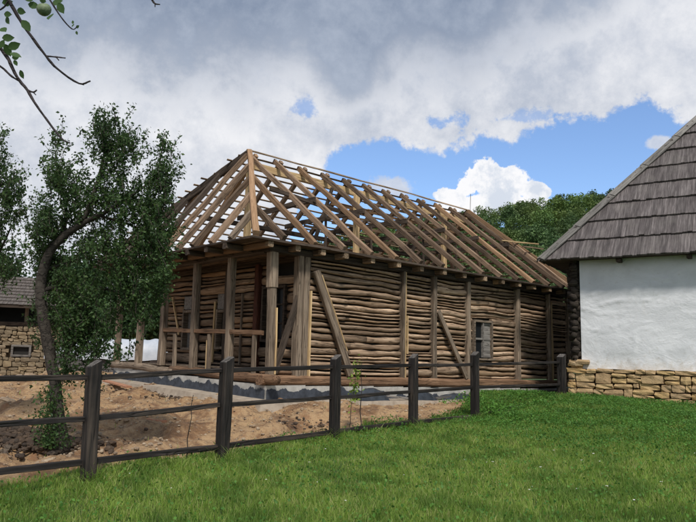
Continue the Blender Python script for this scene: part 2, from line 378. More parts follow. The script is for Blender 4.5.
# ------------------------------------------------------------------ ground
CP = np.array([(-2.59,7.04,.24),(-1.46,8.3,.31),(-.14,10,.36),(1.15,11.4,.40),(2.47,12.9,.45),(3.8,14.4,.60),(5.05,15.8,.76),(5.98,17,.64),(7.96,15.7,.58),
    (0,6.2,.17),(-3,6.2,.12),(3.1,6.2,.22),(0,0,0),(-4,0,0),(4,0,.05),(6,8,.3),(10,10,.4),(4,10.5,.38),(3.4,16.6,.68),(1.6,14.7,.60),(-.81,12.0,.66),
    (-6.5,17.0,.84),(-3.5,14.5,.70),(2,20,.86),(6,24,.9),(-3.99,8,.28),(-3.5,8.5,.33),(-5.5,10,.33),(-8,12,.28),(-12.7,25,.45),(-16,20,.3),(-12,12,.2),
    (-8.5,24,.8),(12,20,.6),(0,-5,0),(-.9,11.0,.46),(-3,11.2,.46),(-6,13,.55),(0.9,12.9,.52),(-6,20,.95),(-20,30,.4),(14,30,.9),(0,30,1.0),(-8,5,.05),(10,4,.2)])
def _tps(r2): return .5 * r2 * np.log(r2 + 1e-9)
_n = len(CP); _d = ((CP[:, None, :2] - CP[None, :, :2])**2).sum(-1)
_A = np.zeros((_n+3, _n+3)); _A[:_n, :_n] = _tps(_d) + np.eye(_n)*.15; _A[:_n, _n] = 1; _A[:_n, n_1:=_n+1] = CP[:, 0]; _A[:_n, _n+2] = CP[:, 1]; _A[_n:, :_n] = _A[:_n, _n:].T
_w = np.linalg.solve(_A, np.concatenate([CP[:, 2], np.zeros(3)]))
SKY = [(-500,330),(-200,300),(0,296),(150,290),(250,262),(310,240),(340,229),(380,219),(420,211),(460,207),(500,202),(560,193),(600,186),(640,182),(700,174),(900,165),(1300,220)]
_sk = sorted((azel(*p)[0], math.tan(azel(*p)[1])) for p in SKY)
def hill(x, y):
    r = np.hypot(x, y); az = np.arctan2(x, y); h = np.interp(az, [a for a, _ in _sk], [e for _, e in _sk])
    t = np.clip((r - 75) / 150, 0, 1); t = t*t*(3-2*t)
    back = np.clip((np.abs(az) - 1.2) / .8, 0, 1)
    t2 = np.clip((r - 250) / 350, 0, 1)
    return (h * 225 - 10) * t * (1 - back) * (1 - .6 * t2)
def gz(x, y, detail=False):
    x = np.asarray(x, float); y = np.asarray(y, float); sh = x.shape; x = x.ravel(); y = y.ravel()
    cx = np.clip(x, -20, 14); cy = np.clip(y, -5, 30)
    r2 = (cx[:, None]-CP[None, :, 0])**2 + (cy[:, None]-CP[None, :, 1])**2
    z = _tps(r2) @ _w[:_n] + _w[_n] + _w[_n+1]*cx + _w[_n+2]*cy
    z = z + hill(x, y)
    z = z + .03 * fbm(x*.9, y*.9, 3)
    if detail:
        d = 1 - grassy(x, y); near = np.clip((40-y)/10, 0, 1)
        z = z + d*near*(.20*fbm(x*1.6, y*1.6, 4) + .10*fbm(x*6, y*6, 4)) 
    return z.reshape(sh)
def hz(x, y): return float(gz(np.array([x]), np.array([y]))[0])
# fence line and turf border
FP = [Vector((-2.59, 7.04)), Vector((-1.46, 8.3)), Vector((-.14, 10.0)), Vector((1.15, 11.4)), Vector((2.47, 12.9)), Vector((5.05, 15.8))]
_bx = np.array([-30, -8, -4.2, -2.75, -1.65, -.35, .95, 1.9, 2.6, 3.0, 3.3, 3.8]); _by = np.array([-6, 3.6, 6.3, 7.45, 8.7, 10.35, 11.75, 13.0, 14.6, 16.2, 18., 40])
def grassy(x, y):
    lim = np.interp(x, _bx, _by, right=400)
    d = lim - y + .5*fbm(x*1.3+4, y*1.3, 4)
    g1 = np.clip(d/.25+.5, 0, 1)
    far = np.clip((np.hypot(x, y+0)-42)/8, 0, 1)
    return np.maximum(g1, far)
M_ground, g, b = mat('turf_and_clay_ground'); P = g.n('ShaderNodeNewGeometry').outputs['Position']
at_ = g.n('ShaderNodeAttribute', attribute_name='turf'); 
f1 = g.noise(P, 1.5, 8, .72); f2 = g.noise(P, 7, 6, .75); f3 = g.noise(P, 30, 5, .7)
clay = g.ramp(f1, [(.32, (.10, .052, .026)), (.43, (.24, .135, .065)), (.53, (.42, .28, .15)), (.62, (.28, .16, .08)), (.72, (.23, .10, .048))])
clay = g.mix(g.m('MULTIPLY', g.ss(f2, .48, .66), .7), clay, (.13, .078, .048)); clay = g.mix(g.m('MULTIPLY', g.ss(f3, .56, .72), .5), clay, (.50, .41, .30))
turf = g.ramp(f2, [(.3, (.022, .05, .012)), (.6, (.045, .085, .02)), (.8, (.07, .075, .03))])
c = g.mix(g.ss(g.m('ADD', at_.outputs['Fac'], g.m('MULTIPLY', g.m('SUBTRACT', f3, .5), .5)), .4, .6), clay, turf)
g.put(b.inputs['Base Color'], c); b.inputs['Roughness'].default_value = .95
bump(g, b, g.m('ADD', f2, g.m('MULTIPLY', f3, .5)), .9, .05)
def axis(lo, hi, d0, d1, step, far):
    s = list(np.arange(d0, d1, step)); k = step; v = d1
    while v < hi: s.append(v); k *= 1.22; v += min(k, far)
    s.append(hi); k = step; v = d0 - step; a = []
    while v > lo: a.append(v); k *= 1.22; v -= min(k, far)
    a.append(lo); return np.array(a[::-1] + s)
gx = axis(-900, 900, -14, 9, .09, 25); gy = axis(-300, 900, 4, 22, .09, 20)
XX, YY = np.meshgrid(gx, gy); ZZ = np.concatenate([gz(XX[i:i+40], YY[i:i+40], True) for i in range(0, len(gy), 40)])
nx, ny = len(gx), len(gy); idx = np.arange(nx*ny).reshape(ny, nx)
Fg = np.stack([idx[:-1, :-1], idx[:-1, 1:], idx[1:, 1:], idx[1:, :-1]], -1).reshape(-1, 4)
ground = mk_np('ground', np.stack([XX, YY, ZZ], -1).reshape(-1, 3), Fg, M_ground, smooth=True); ground['kind'] = 'structure'
ga = ground.data.attributes.new('turf', 'FLOAT', 'POINT'); ga.data.foreach_set('value', grassy(XX, YY).ravel().astype(np.float32))

# ------------------------------------------------------------------ the log house
YAW = math.radians(43.47); HO = Vector((-1.476, 12.69, 1.033)); L, W, H = 11.5, 6.3, 2.526
house = empty('log_house', HO, YAW)
tag(house, 'old log house under repair with open rafter roof, no covering, behind the dark fence', 'log house')
def S(a, b, c):
    k = max(0, 1 - c / H) if c < H else 0
    return (a, b, c + k * (-.20 * a / L + .12 * b / 6))
HM = Matrix.Translation(HO) @ Matrix.Rotation(YAW, 4, 'Z')
def hb(name, p0, p1, w, h, m, **kw): return beam(name, S(*p0), S(*p1), w, h, m, house, **kw)
def hbox(name, c0, c1, m):
    p = S((c0[0]+c1[0])/2, (c0[1]+c1[1])/2, c0[2]); dz = p[2] - c0[2]
    return box(name, (c0[0], c0[1], c0[2]+dz), (c1[0], c1[1], c1[2]+dz), m, house)

# plinth, footing ledge, bitumen coat with its torn edge
gzl = -.33
def prism(name, a0, a1, b0, b1, c0, c1, m): return hbox(name, (a0, b0, c0), (a1, b1, c1), m)
for k in range(12): prism('plinth', -.04+.957*k, -.041+.957*(k+1), -.055, .30, -.7, -.008, M_concrete)
for k in range(6): prism('plinth', -.045, .30, .31+1.015*k, .309+1.015*(k+1), -.7, -.008, M_concrete)
prism('plinth', L-.3, L-.055, .31, W-.62, -.7, -.012, M_concrete)
prism('plinth', 1.0, L-.31, W-.6, W-.36, -.7, -.012, M_concrete)
def ledge():
    V = []; F = []; n = 60
    path = [(-.42, W+.4), (-.42, -.42), (7.6, -.42)]; pts = []
    for (p, q) in zip(path[:-1], path[1:]):
        k = int(math.hypot(q[0]-p[0], q[1]-p[1]) / .22)
        for i in range(k): pts.append((p[0]+(q[0]-p[0])*i/k, p[1]+(q[1]-p[1])*i/k))
    pts.append(path[-1])
    for i, (a, b_) in enumerate(pts):
        jx = .035*noise.noise((a*2, b_*2, 1)); jz = .02*noise.noise((a*1.5, b_*1.5, 5))
        ia = -.03 if a < -.03 else a; ib = -.04 if b_ < -.04 else b_
        o_a = a + jx; o_b = b_ + jx
        V += [S(ia, ib, -.262+jz*.4), S(o_a, o_b, -.285+jz), S(o_a-.02, o_b-.02, -.37+jz), S(o_a-.12, o_b-.10, -.72)]
    for i in range(len(pts)-1):
        for k in range(3): F.append((i*4+k, (i+1)*4+k, (i+1)*4+k+1, i*4+k+1))
    return mk('footing_ledge', V, F, M_ledge, house)
ledge()
def coat(a0, a1, along):
    V = []; F = []; n = int((a1-a0)/.03)
    for i in range(n+1):
        s = a0+(a1-a0)*i/n; top = -.09+.085*noise.noise((s*4, 2, 0))+.07*noise.noise((s*5, 5, 0))+.035*noise.noise((s*28, 8, 0))
        if along == 'x': top -= .10*max(0, min(1, (s-2.6)/.8))
        top = min(-.015, max(-.26, top))
        q = -.062 + .008*noise.noise((s*6, 1, 1))
        lo, hi_ = ((s, q-.010, -.272), (s, q, top)) if along == 'x' else ((q-.010, s, -.272), (q, s, top))
        V += [S(*lo), S(*hi_)]
    for i in range(n): F.append((2*i, 2*i+2, 2*i+3, 2*i+1))
    return mk('bitumen_coating', V, F, M_bitumen, house)
coat(-.04, 6.4, 'x'); coat(-.05, W+.1, 'y')

# sills: rough crossed timbers
def rough_log(name, p0, p1, r, m, n=9, seg=9, squash=1.0, wob=.03):
    p0 = Vector(S(*p0)); p1 = Vector(S(*p1)); mw, LL = frame(p0, p1); V = []; F = []; sd_ = random.uniform(0, 99)
    for i in range(seg+1):
        x = LL*i/seg; dy = wob*noise.noise((x*.7+sd_, 0, 0)); dz = wob*noise.noise((x*.7+sd_, 7, 0))
        for k in range(n):
            a_ = 2*math.pi*k/n; rr = r*(1+.18*noise.noise((x*1.2+sd_, math.cos(a_)*1.2, math.sin(a_)*1.2)))
            V.append((x, dy+rr*math.cos(a_), dz+rr*squash*math.sin(a_)))
    for i in range(seg):
        for k in range(n): F.append((i*n+k, i*n+(k+1) % n, (i+1)*n+(k+1) % n, (i+1)*n+k))
    F.append(tuple(range(n-1, -1, -1))); F.append(tuple(seg*n+k for k in range(n)))
    return mk(name, V, F, m, house, smooth=True, mw=mw)
hb('sill_beam', (-.12, .06, .085), (5.0, .02, .085), .24, .185, M_sill, warp=.02, seg=9, ch=.22)
hb('sill_beam', (5.02, .03, .085), (L+.2, .02, .09), .22, .19, M_sill, warp=.02, seg=9, ch=.22)
rough_log('sill_beam', (.02, -.30, .10), (.04, 3.6, .11), .11, M_sill, squash=.85)
rough_log('sill_beam', (.0, 3.4, .07), (.0, W+.35, .10), .10, M_beam, squash=.9)
rough_log('sill_beam', (.95, .1, .12), (.95, W, .12), .11, M_sill, squash=.9)
rough_log('sill_beam', (-.02, .16, .225), (1.5, .12, .215), .055, M_sill, squash=.6)
for k in range(6): hbox('floor_plank', (.10+.14*k, .2, .20), (.225+.14*k, W-.1, .232), M_beam)

# log infill ---------------------------------------------------------
nlog = 0
def infill(axis_, s0, s1, c0, c1, n, off, m, holes=(), depth=.065, name='wall_log', amp=.036):
    """stack of wavy split logs lying on each other between two posts"""
    global nlog
    hs = np.array([random.choice((random.uniform(.45, .8), random.uniform(.8, 1.2), random.uniform(1.1, 1.75))) for _ in range(n)]); hs = hs/hs.sum()*(c1-c0); edges = np.concatenate([[c0], c0+np.cumsum(hs)])
    sd_ = random.uniform(0, 200)
    def cv(k, s):
        if k <= 0 or k >= n: return edges[min(max(k, 0), n)]
        return edges[k] + amp*noise.noise((s*.85, k*.22, sd_)) * 1.3 + .020*noise.noise((s*3.1, k*1.7, sd_+5)) + amp*.5*noise.noise((s*.4, k*.6, sd_+9))
    for k in range(n):
        mid = (edges[k]+edges[k+1])/2; runs = [(s0, s1)]
        for (h0, h1, hc0, hc1) in holes:
            if hc0 - .02 < mid < hc1 + .02:
                nr = []
                for (u0, u1) in runs:
                    if h1 <= u0 or h0 >= u1: nr.append((u0, u1)); continue
                    if h0 - u0 > .06: nr.append((u0, h0))
                    if u1 - h1 > .06: nr.append((h1, u1))
                runs = nr
        if len(runs) == 1 and runs[0][1]-runs[0][0] > 1.9 and random.random() < .4:
            q = runs[0][0] + (runs[0][1]-runs[0][0])*random.uniform(.35, .65); runs = [(runs[0][0], q-.006), (q+.006, runs[0][1])]
        for (u0, u1) in runs:
            seg = max(2, int((u1-u0)/.17)); V = []; F = []; N = 8; out = off + random.uniform(-.03, .03); gap = random.uniform(.010, .036); cs_ = (u0+u1)/2
            sq = random.uniform(.55, 1.0); dd_ = depth*random.uniform(.8, 1.15); tl = random.uniform(0, 50)
            for i in range(seg+1):
                s = u0+(u1-u0)*i/seg; lo = cv(k, s)+gap*.5; hi_ = cv(k+1, s)-gap*.5; 
                e = 1.0 if 0 < i < seg else .93
                hh = max(.016, (hi_-lo)/2*(1+.35*noise.noise((s*2.2, tl, 3)))) * e; cm = (hi_+lo)/2
                oo = out + .014*noise.noise((s*1.2, tl, 1))
                for q in range(N):
                    a_ = 2*math.pi*(q+.5)/N; cx_ = math.cos(a_); sy_ = math.sin(a_)
                    cx_ = math.copysign(abs(cx_)**sq, cx_); sy_ = math.copysign(abs(sy_)**.8, sy_)
                    rr = 1+.28*noise.noise((s*3.2, q*2.1, tl))
                    p = (s, oo + dd_*cx_*rr, cm + hh*sy_) if axis_ == 'x' else (oo - dd_*cx_*rr, s, cm + hh*sy_)
                    pp = Vector(S(*p)); V.append(pp)
            cen = Vector(S(*((cs_, off, mid) if axis_ == 'x' else (off, cs_, mid)))); V = [v - cen for v in V]
            for i in range(seg):
                for q in range(N): F.append((i*N+q, i*N+(q+1) % N, (i+1)*N+(q+1) % N, (i+1)*N+q))
            F.append(tuple(range(N-1, -1, -1))); F.append(tuple(seg*N+q for q in range(N)))
            o = mk(name, V, F, m, house, smooth=True, mw=Matrix.Translation(cen)); nlog += 1
            o.data.polygons[-1].use_smooth = False; o.data.polygons[-2].use_smooth = False
CT = 2.50; CB = .185
win = (6.50, 7.37, .70, 1.64)
bays = [(1.02, 3.80, 23), (3.88, 4.90, 22), (4.99, 6.26, 22), (6.34, 8.53, 22), (8.63, 10.22, 22), (10.34, 11.46, 21)]
for (a0, a1, n) in bays: infill('x', a0, a1, CB, CT, n, .10, M_log, holes=[win] if a0 > 6.3 and a1 < 9 else [])
fh = [(.74, 1.60, .80, 2.04), (2.96, 3.38, .60, 1.95), (4.28, 4.92, .55, 1.95), (.30, 1.30, 2.18, 2.5)]
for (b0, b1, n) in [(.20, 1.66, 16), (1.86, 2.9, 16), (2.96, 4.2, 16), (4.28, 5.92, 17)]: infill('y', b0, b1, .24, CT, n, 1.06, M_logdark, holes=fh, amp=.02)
hbox('gap_shade_backing', (1.2, .205, .15), (L-.01, .225, 2.5), M_void); hbox('gap_shade_backing', (L-.036, -.01, .15), (L-.012, .203, 2.5), M_void); hbox('gap_shade_backing', (L-.04, .23, .15), (L-.015, 5.8, 2.5), M_void); hbox('gap_shade_backing', (1.17, .23, .15), (1.19, 5.9, 2.5), M_void)  # added near-black sheets, painting the shade behind the gaps between logs
# the hidden walls as one joined stack each
def hidden_wall(axis_, s0, s1, off, m):
    V = []; F = []; n = 16; N = 6
    for k in range(n):
        c = CB+(CT-CB)*(k+.5)/n; h = (CT-CB)/n/2
        for s in (s0, s1):
            for q in range(N):
                a_ = 2*math.pi*q/N; V.append(S(*((s, off+.07*math.cos(a_), c+h*1.05*math.sin(a_)) if axis_ == 'x' else (off+.07*math.cos(a_), s, c+h*1.05*math.sin(a_)))))
        b0 = k*2*N
        for q in range(N): F.append((b0+q, b0+(q+1) % N, b0+N+(q+1) % N, b0+N+q))
        F.append(tuple(b0+q for q in range(N-1, -1, -1))); F.append(tuple(b0+N+q for q in range(N)))
    o = mk('log_courses', V, F, m, house, smooth=True); o['kind'] = 'stuff'
hidden_wall('x', 1.1, L, 5.9, M_log); hidden_wall('y', .2, 5.8, L-.1, M_log)

# posts --------------------------------------------------------------
def post(a, b, w, d, m, c0=.18, c1=2.52, da=0, db=0, up=(0, 1, 0)): return hb('post', (a, b, c0), (a+da, b+db, c1), w, d, m, up=up, warp=.012)
# on the long wall; local Y of a post is across its width
def lpost(a, w, m, c0=.16, c1=2.53, b=.05, d=.16, da=0): return hb('post', (a, b, c0), (a+da, b, c1), d, w, m, up=(1, 0, 0), warp=.008)
lpost(.74, .13, M_beam, d=.18); lpost(.905, .14, M_beam, d=.17); lpost(1.005, .035, M_new, c1=1.85, b=.0, d=.10)  # last thin pale strip paints the sunlit right edge of the pair
lpost(3.80, .07, M_beam, b=.02); lpost(3.865, .05, M_new, b=-.005, d=.08); lpost(4.935, .13, M_beam, b=.03); lpost(6.30, .13, M_beam, b=.03)
lpost(8.58, .14, M_beam, b=.02); lpost(10.24, .08, M_beam, b=.01, d=.14); lpost(10.335, .11, M_new, b=.0, d=.10, c1=2.3); lpost(L-.04, .16, M_beam, b=.03)
lpost(3.99, .03, M_new, c0=.7, c1=1.55, b=.02, d=.06); lpost(10.46, .04, M_new, c0=.3, c1=1.6, b=.02, d=.06)
hb('brace', (1.09, -.065, 2.26), (2.12, -.06, .22), .09, .17, M_beam, up=(1, 0, .5)); hb('brace_lit_edge', (1.22, -.10, 2.18), (1.98, -.10, .70), .03, .03, M_new, up=(1, 0, .5))  # pale strip paints the sunlit right edge of this brace
hb('brace', (5.02, -.055, 1.72), (6.16, -.05, .2), .06, .13, M_beam, up=(1, 0, .5))
# porch
hb('porch_post', (.10, .03, .18), (.08, .04, 1.85), .15, .14, M_beam, warp=.01); hb('porch_post', (.08, .04, 1.84), (.06, .04, 2.54), .19, .17, M_beam, warp=.01)
hb('post_lit_edge', (.165, -.04, .2), (.14, -.035, 1.45), .03, .05, M_new)  # pale strip paints the sunlit right edge of the corner post
for b_ in (1.32, 2.68, 4.07): hb('porch_post', (.02, b_, .18), (.02, b_+.03, 2.54), .14, .15, M_beam, warp=.012)
hb('porch_post', (.0, 5.17, .1), (.0, 5.19, 1.32), .15, .15, M_beam); hb('porch_post', (.0, 6.38, .1), (.0, 6.40, 2.54), .14, .14, M_beam)
hb('porch_rail', (-.01, .15, .97), (-.01, 4.12, 1.02), .05, .085, M_sill)
for b_ in (.42, 2.02, 3.45): hb('rail_stud', (.0, b_, .18), (.0, b_+.02, .93), .06, .10, M_beam)
hb('rail_stud', (-.01, 2.10, .18), (-.01, 2.12, .80), .03, .035, M_new)
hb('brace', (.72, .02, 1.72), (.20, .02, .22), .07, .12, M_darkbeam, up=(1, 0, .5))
hb('brace', (.97, 5.46, 1.95), (.97, 5.04, .95), .03, .05, M_new)
for b_, m in ((1.76, M_red), (2.93, M_darkbeam), (4.22, M_darkbeam), (.12, M_darkbeam), (5.95, M_beam)): hb('wall_post', (1.0, b_, .2), (1.0, b_, 2.52), .13, .16, m)
hb('wall_post', (.965, 3.42, .3), (.965, 3.42, 1.75), .04, .05, M_new); hb('wall_post', (.965, 2.30, .3), (.965, 2.30, 1.9), .04, .05, M_beam)

def window_front(b0, b1, c0, c1, m, bars=(1, 1), pane=M_glass, fw=.06):
    w_ = hbox('window', (1.10, b0+fw, c0+fw), (1.13, b1-fw, c1-fw), pane)
    def sub(n, q0, q1, mm):
        o = hbox(n, q0, q1, mm); o.parent = w_; o.location = o.location - w_.location; return o
    sub('frame', (.96, b0, c0), (1.12, b0+fw, c1), m); sub('frame', (.96, b1-fw, c0), (1.12, b1, c1), m)
    sub('frame', (.962, b0+fw, c0), (1.12, b1-fw, c0+fw), m); sub('frame', (.962, b0+fw, c1-fw), (1.12, b1-fw, c1), m)
    for i in range(bars[0]):
        q = b0+(b1-b0)*(i+1)/(bars[0]+1); sub('glazing_bar', (1.04, q-.018, c0+fw), (1.085, q+.018, c1-fw), m)
    for i in range(bars[1]):
        q = c0+(c1-c0)*(i+1)/(bars[1]+1); sub('glazing_bar', (1.045, b0+fw, q-.016), (1.08, b1-fw, q+.016), m)
window_front(.76, 1.58, .82, 2.02, M_darkbeam, (1, 2))
window_front(2.98, 3.36, .62, 1.55, M_beam, (0, 0), pane=M_void)
hbox('board_panel', (1.0, 2.98, 1.57), (1.03, 3.36, 1.93), M_greyboard)
window_front(4.30, 4.90, .57, 1.58, M_beam, (0, 0), pane=M_greyboard)
hbox('board_panel', (1.0, 4.30, 1.60), (1.03, 4.90, 1.93), M_greyboard)
# long wall window: left half open and dark, right half closed by a grey shutter
def long_window():
    a0, a1, c0, c1 = 6.52, 7.35, .70, 1.64; dz = S(6.9, 0, .7)[2]-.7
    w_ = hbox('window', (a0+.05, .050, c0-.01), (a0+.41, .058, c1-.03), M_glass); z0 = w_.location.copy()
    def sub(n, q0, q1, mm):
        o = hbox(n, q0, q1, mm); o.location.z += dz-(S((q0[0]+q1[0])/2, 0, q0[2])[2]-q0[2]); o.parent = w_; o.location = o.location - z0; return o
    f = .055
    sub('frame', (a0, -.03, c0-.02), (a0+f, .16, c1+.02), M_beam); sub('frame', (a1-f, -.03, c0-.02), (a1, .16, c1+.02), M_beam)
    sub('frame', (a0+f, -.028, c1-f+.02), (a1-f, .16, c1+.02), M_beam); sub('sill', (a0-.06, -.07, c0-.07), (a1+.05, .16, c0-.022), M_beam)
    sub('mullion', (a0+.40, -.015, c0), (a0+.44, .15, c1-.04), M_greyboard); sub('glazing_bar', (a0+f, .0, 1.15), (a0+.40, .045, 1.20), M_greyboard)
    s_ = sub('shutter', (a0+.445, .03, c0), (a1-f-.005, .06, c1-.04), M_greyboard)
    sub('shutter_rail', (a0+.445, .012, 1.15), (a1-f-.005, .028, 1.21), M_greyboard); sub('shutter_rail', (a0+.445, .012, c0), (a1-f-.005, .028, c0+.06), M_greyboard); sub('shutter_rail', (a0+.445, .012, c1-.10), (a1-f-.005, .028, c1-.04), M_greyboard)
long_window()

# wall plates, joists, eave boards -----------------------------------
ZP = 2.505
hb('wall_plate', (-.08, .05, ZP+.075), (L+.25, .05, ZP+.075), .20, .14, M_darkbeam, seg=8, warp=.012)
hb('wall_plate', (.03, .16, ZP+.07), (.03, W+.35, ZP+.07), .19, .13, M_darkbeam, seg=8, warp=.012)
hb('wall_plate', (-.3, W-.35, ZP+.075), (L+.25, W-.35, ZP+.075), .20, .14, M_beam)
hb('wall_plate', (L-.1, .16, ZP+.08), (L-.1, W-.16, ZP+.08), .18, .15, M_beam)
hb('wall_plate', (1.06, .16, ZP+.06), (1.06, W-.16, ZP+.06), .18, .12, M_darkbeam)
RB, ZR, A0, A1 = 3.25, 5.46, 1.66, 10.66; FO = -.58
NR = 12; ra = [A0 + (A1-A0)*i/(NR-1) for i in range(NR)]
ZJ = ZP+.105
joist_a = [-.25, .42, 1.06] + ra + [11.4]
for a in joist_a:
    hb('ceiling_joist', (a, -.24+random.uniform(-.05, .02), ZJ), (a, W+.3, ZJ), .12, .11, M_rafter)
    hb('joist_end', (a, -.31+random.uniform(-.04, .02), ZJ-.002), (a, -.22, ZJ-.002), .123, .113, M_lath, warp=.001)
for b_ in (.55, 1.25, 1.95, 2.65, 3.35, 4.05, 4.75, 5.45, 6.1):
    hb('joist_stub', (-.66+random.uniform(-.05, .03), b_, ZJ-.005), (.0, b_, ZJ-.005), .12, .11, M_darkbeam)
ze = ZJ+.074
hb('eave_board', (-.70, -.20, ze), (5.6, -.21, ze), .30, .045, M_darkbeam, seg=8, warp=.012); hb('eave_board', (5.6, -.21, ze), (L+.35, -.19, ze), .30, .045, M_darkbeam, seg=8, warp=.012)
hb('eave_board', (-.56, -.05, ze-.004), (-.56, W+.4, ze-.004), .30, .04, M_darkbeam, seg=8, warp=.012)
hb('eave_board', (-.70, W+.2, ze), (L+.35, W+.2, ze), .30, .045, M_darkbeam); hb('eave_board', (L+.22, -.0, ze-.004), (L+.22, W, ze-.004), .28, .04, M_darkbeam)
for k in range(39): 
    a = -.42+k*.305
    hbox('ceiling_board', (a, -.04, ZJ+.058), (a+.30, W+.02, ZJ+.075+random.uniform(0, .01)), M_beam)

# rafters ------------------------------------------------------------
zf = ze+.065; e0, e1 = -.26, W+.26
def jit(x=.03): return random.uniform(-x, x)
def raf(name, p0, p1, w=.095, h=.12, m=None, **kw): return hb(name, p0, p1, w, h, m or M_rafter, warp=.014, **kw)
for i, a in enumerate(ra):
    raf('rafter', (a+jit(), e0, zf), (a+jit(), RB+.10, ZR+.08+jit(.02)), w=random.uniform(.075, .115)); raf('rafter', (a+.125+jit(.01), e1, zf), (a+.125+jit(.01), RB-.06, ZR+.05), w=random.uniform(.09, .12))
    if i % 2 == 1: raf('collar_tie', (a-.10, 1.55, 4.22), (a-.10, W-1.55, 4.22+jit(.05)), .06, .13, M_darkbeam)
apex, apex2 = (A0-.02, RB, ZR+.10), (A1+.05, RB, ZR+.10)
raf('hip_rafter', (FO, -.26, zf), apex, .12, .15); raf('hip_rafter', (FO, W+.26, zf), apex, .14, .16, M_darkbeam)
raf('hip_rafter', (L+.28, -.26, zf), apex2, .14, .16); raf('hip_rafter', (L+.28, W+.26, zf), apex2, .14, .16)
def on_hip(t, near=True, right=False):
    p = Vector((FO, -.26, zf) if near else (FO, W+.26, zf)); q = Vector(apex)
    if right: p = Vector((L+.28, -.26, zf) if near else (L+.28, W+.26, zf)); q = Vector(apex2)
    return tuple(p + (q-p)*t)
for a in (.10, .88):
    t = (a-FO)/(A0-FO)
    for near in (True, False):
        q = on_hip(t, near); raf('jack_rafter', (a, e0 if near else e1, zf), (a, q[1], q[2]-.02))
for b_ in (.55, 1.25, 1.95, 2.60): 
    q = on_hip((b_+.26)/(RB+.26)); raf('jack_rafter', (FO, b_, zf), (q[0], b_+.05, q[2]-.03), w=random.uniform(.10, .14), m=M_rafter if b_ > .6 else M_beam)
for b_ in (3.9, 4.6, 5.3, 5.9):
    q = on_hip((W+.26-b_)/(W+.26-RB), False); raf('jack_rafter', (FO, b_, zf), (q[0], b_, q[2]-.03), w=.12, m=M_darkbeam)
raf('jack_rafter', (FO, RB, zf), (A0-.1, RB, ZR+.0))
for b_ in (.9, 2.0, 3.25, 4.4, 5.5):
    t = min((b_+.26)/(RB+.26), (W+.26-b_)/(W+.26-RB)); q = on_hip(min(t, .98), b_ < RB, True); raf('jack_rafter', (L+.28, b_, zf), (q[0], b_, q[2]-.03))
for a in (11.15,):
    t = (L+.28-a)/(L+.23-A1)
    for near in (True, False):
        q = on_hip(t, near, True); raf('jack_rafter', (a, e0 if near else e1, zf), (a, q[1], q[2]-.02))
raf('ridge_beam', (A0+.15, RB+.02, ZR-.22), (5.9, RB+.02, ZR-.24), .09, .19, M_new); raf('ridge_beam', (5.9, RB+.02, ZR-.24), (A1+.1, RB+.02, ZR-.22), .09, .18, M_new)
raf('ridge_lath', (A0-.1, RB+.02, ZR+.155), (6.4, RB+.02, ZR+.165), .05, .035, M_lath); raf('ridge_lath', (6.35, RB+.02, ZR+.185), (A1+.2, RB+.02, ZR+.165), .05, .035, M_lath)
for a in (A0-.03, 5.35, 9.35): raf('king_post', (a, RB-.06, ZJ+.1), (a, RB-.06, ZR-.32), .17, .12, M_new, up=(0, 1, 0))
for a in (3.5, 7.4): raf('roof_strut', (a, RB-.05, ZJ+.1), (a+.9, RB-.05, ZR-.3), .05, .10, M_darkbeam)
for a, t in ((3.0, .6), (4.6, .5), (6.7, .62), (8.2, .5)): raf('roof_strut', (a, 1.8, ZJ+.1), (a, 1.85, ZJ+.1+1.25*t+.6), .05, .05, M_darkbeam)
raf('purlin', (1.1, 4.55, 4.0), (A1+.4, 4.55, 4.0), .10, .12, M_darkbeam); raf('purlin', (1.1, 1.62, 4.24), (3.9, 1.62, 4.05), .06, .09, M_darkbeam)
# laths on the far slope, on both hips
NL = 18
for k in range(NL):
    t = .03 + .94*k/(NL-1); b_ = e1+(RB-e1)*t; z = zf+(ZR-zf)*t+.10
    aL = FO+(A0-FO)*t-.1-abs(jit(.22)); aR = L+.28-(L+.2-A1)*t+.1+jit(.12); mid_ = random.uniform(4, 7.5)
    raf('lath', (aL, b_+.05, z), (mid_, b_+.05, z+jit(.02)), .048, .024, M_lath, up=(0, .7, 1)); raf('lath', (mid_-.1, b_+.052, z+.004), (aR, b_+.05, z+jit(.02)), .048, .024, M_lath, up=(0, .7, 1))
    if 1:
        a_ = L+.28-(L+.28-A1)*t; raf('lath', (a_+.12, -.26+(RB+.26)*t+.02, z), (a_+.12, b_, z), .065, .028, M_lath, up=(.7, 0, 1))
raf('lath', (10.5, 1.75, 4.36), (11.95, 1.3, 4.40), .05, .04, M_new); raf('lath', (10.8, 1.2, 4.16), (11.75, 1.0, 4.17), .05, .035, M_lath)
raf('lightning_rod', (A1+.2, RB, ZR+.1), (A1+.21, RB, ZR+.75), .012, .012, M_darkbeam)
# wider boards tacked across the last bays inside the far slope
for k in range(12):
    t = .04+.075*k; b_ = e1+(RB-e1)*t-.20; z = zf+(ZR-zf)*t; raf('lath', (4.6+jit(1.0)+.1*k, b_, z), (min(10.9, 10.6+jit(.3)), b_, z+jit(.06)), .03, .075, M_rafter if k % 3 else M_lath)

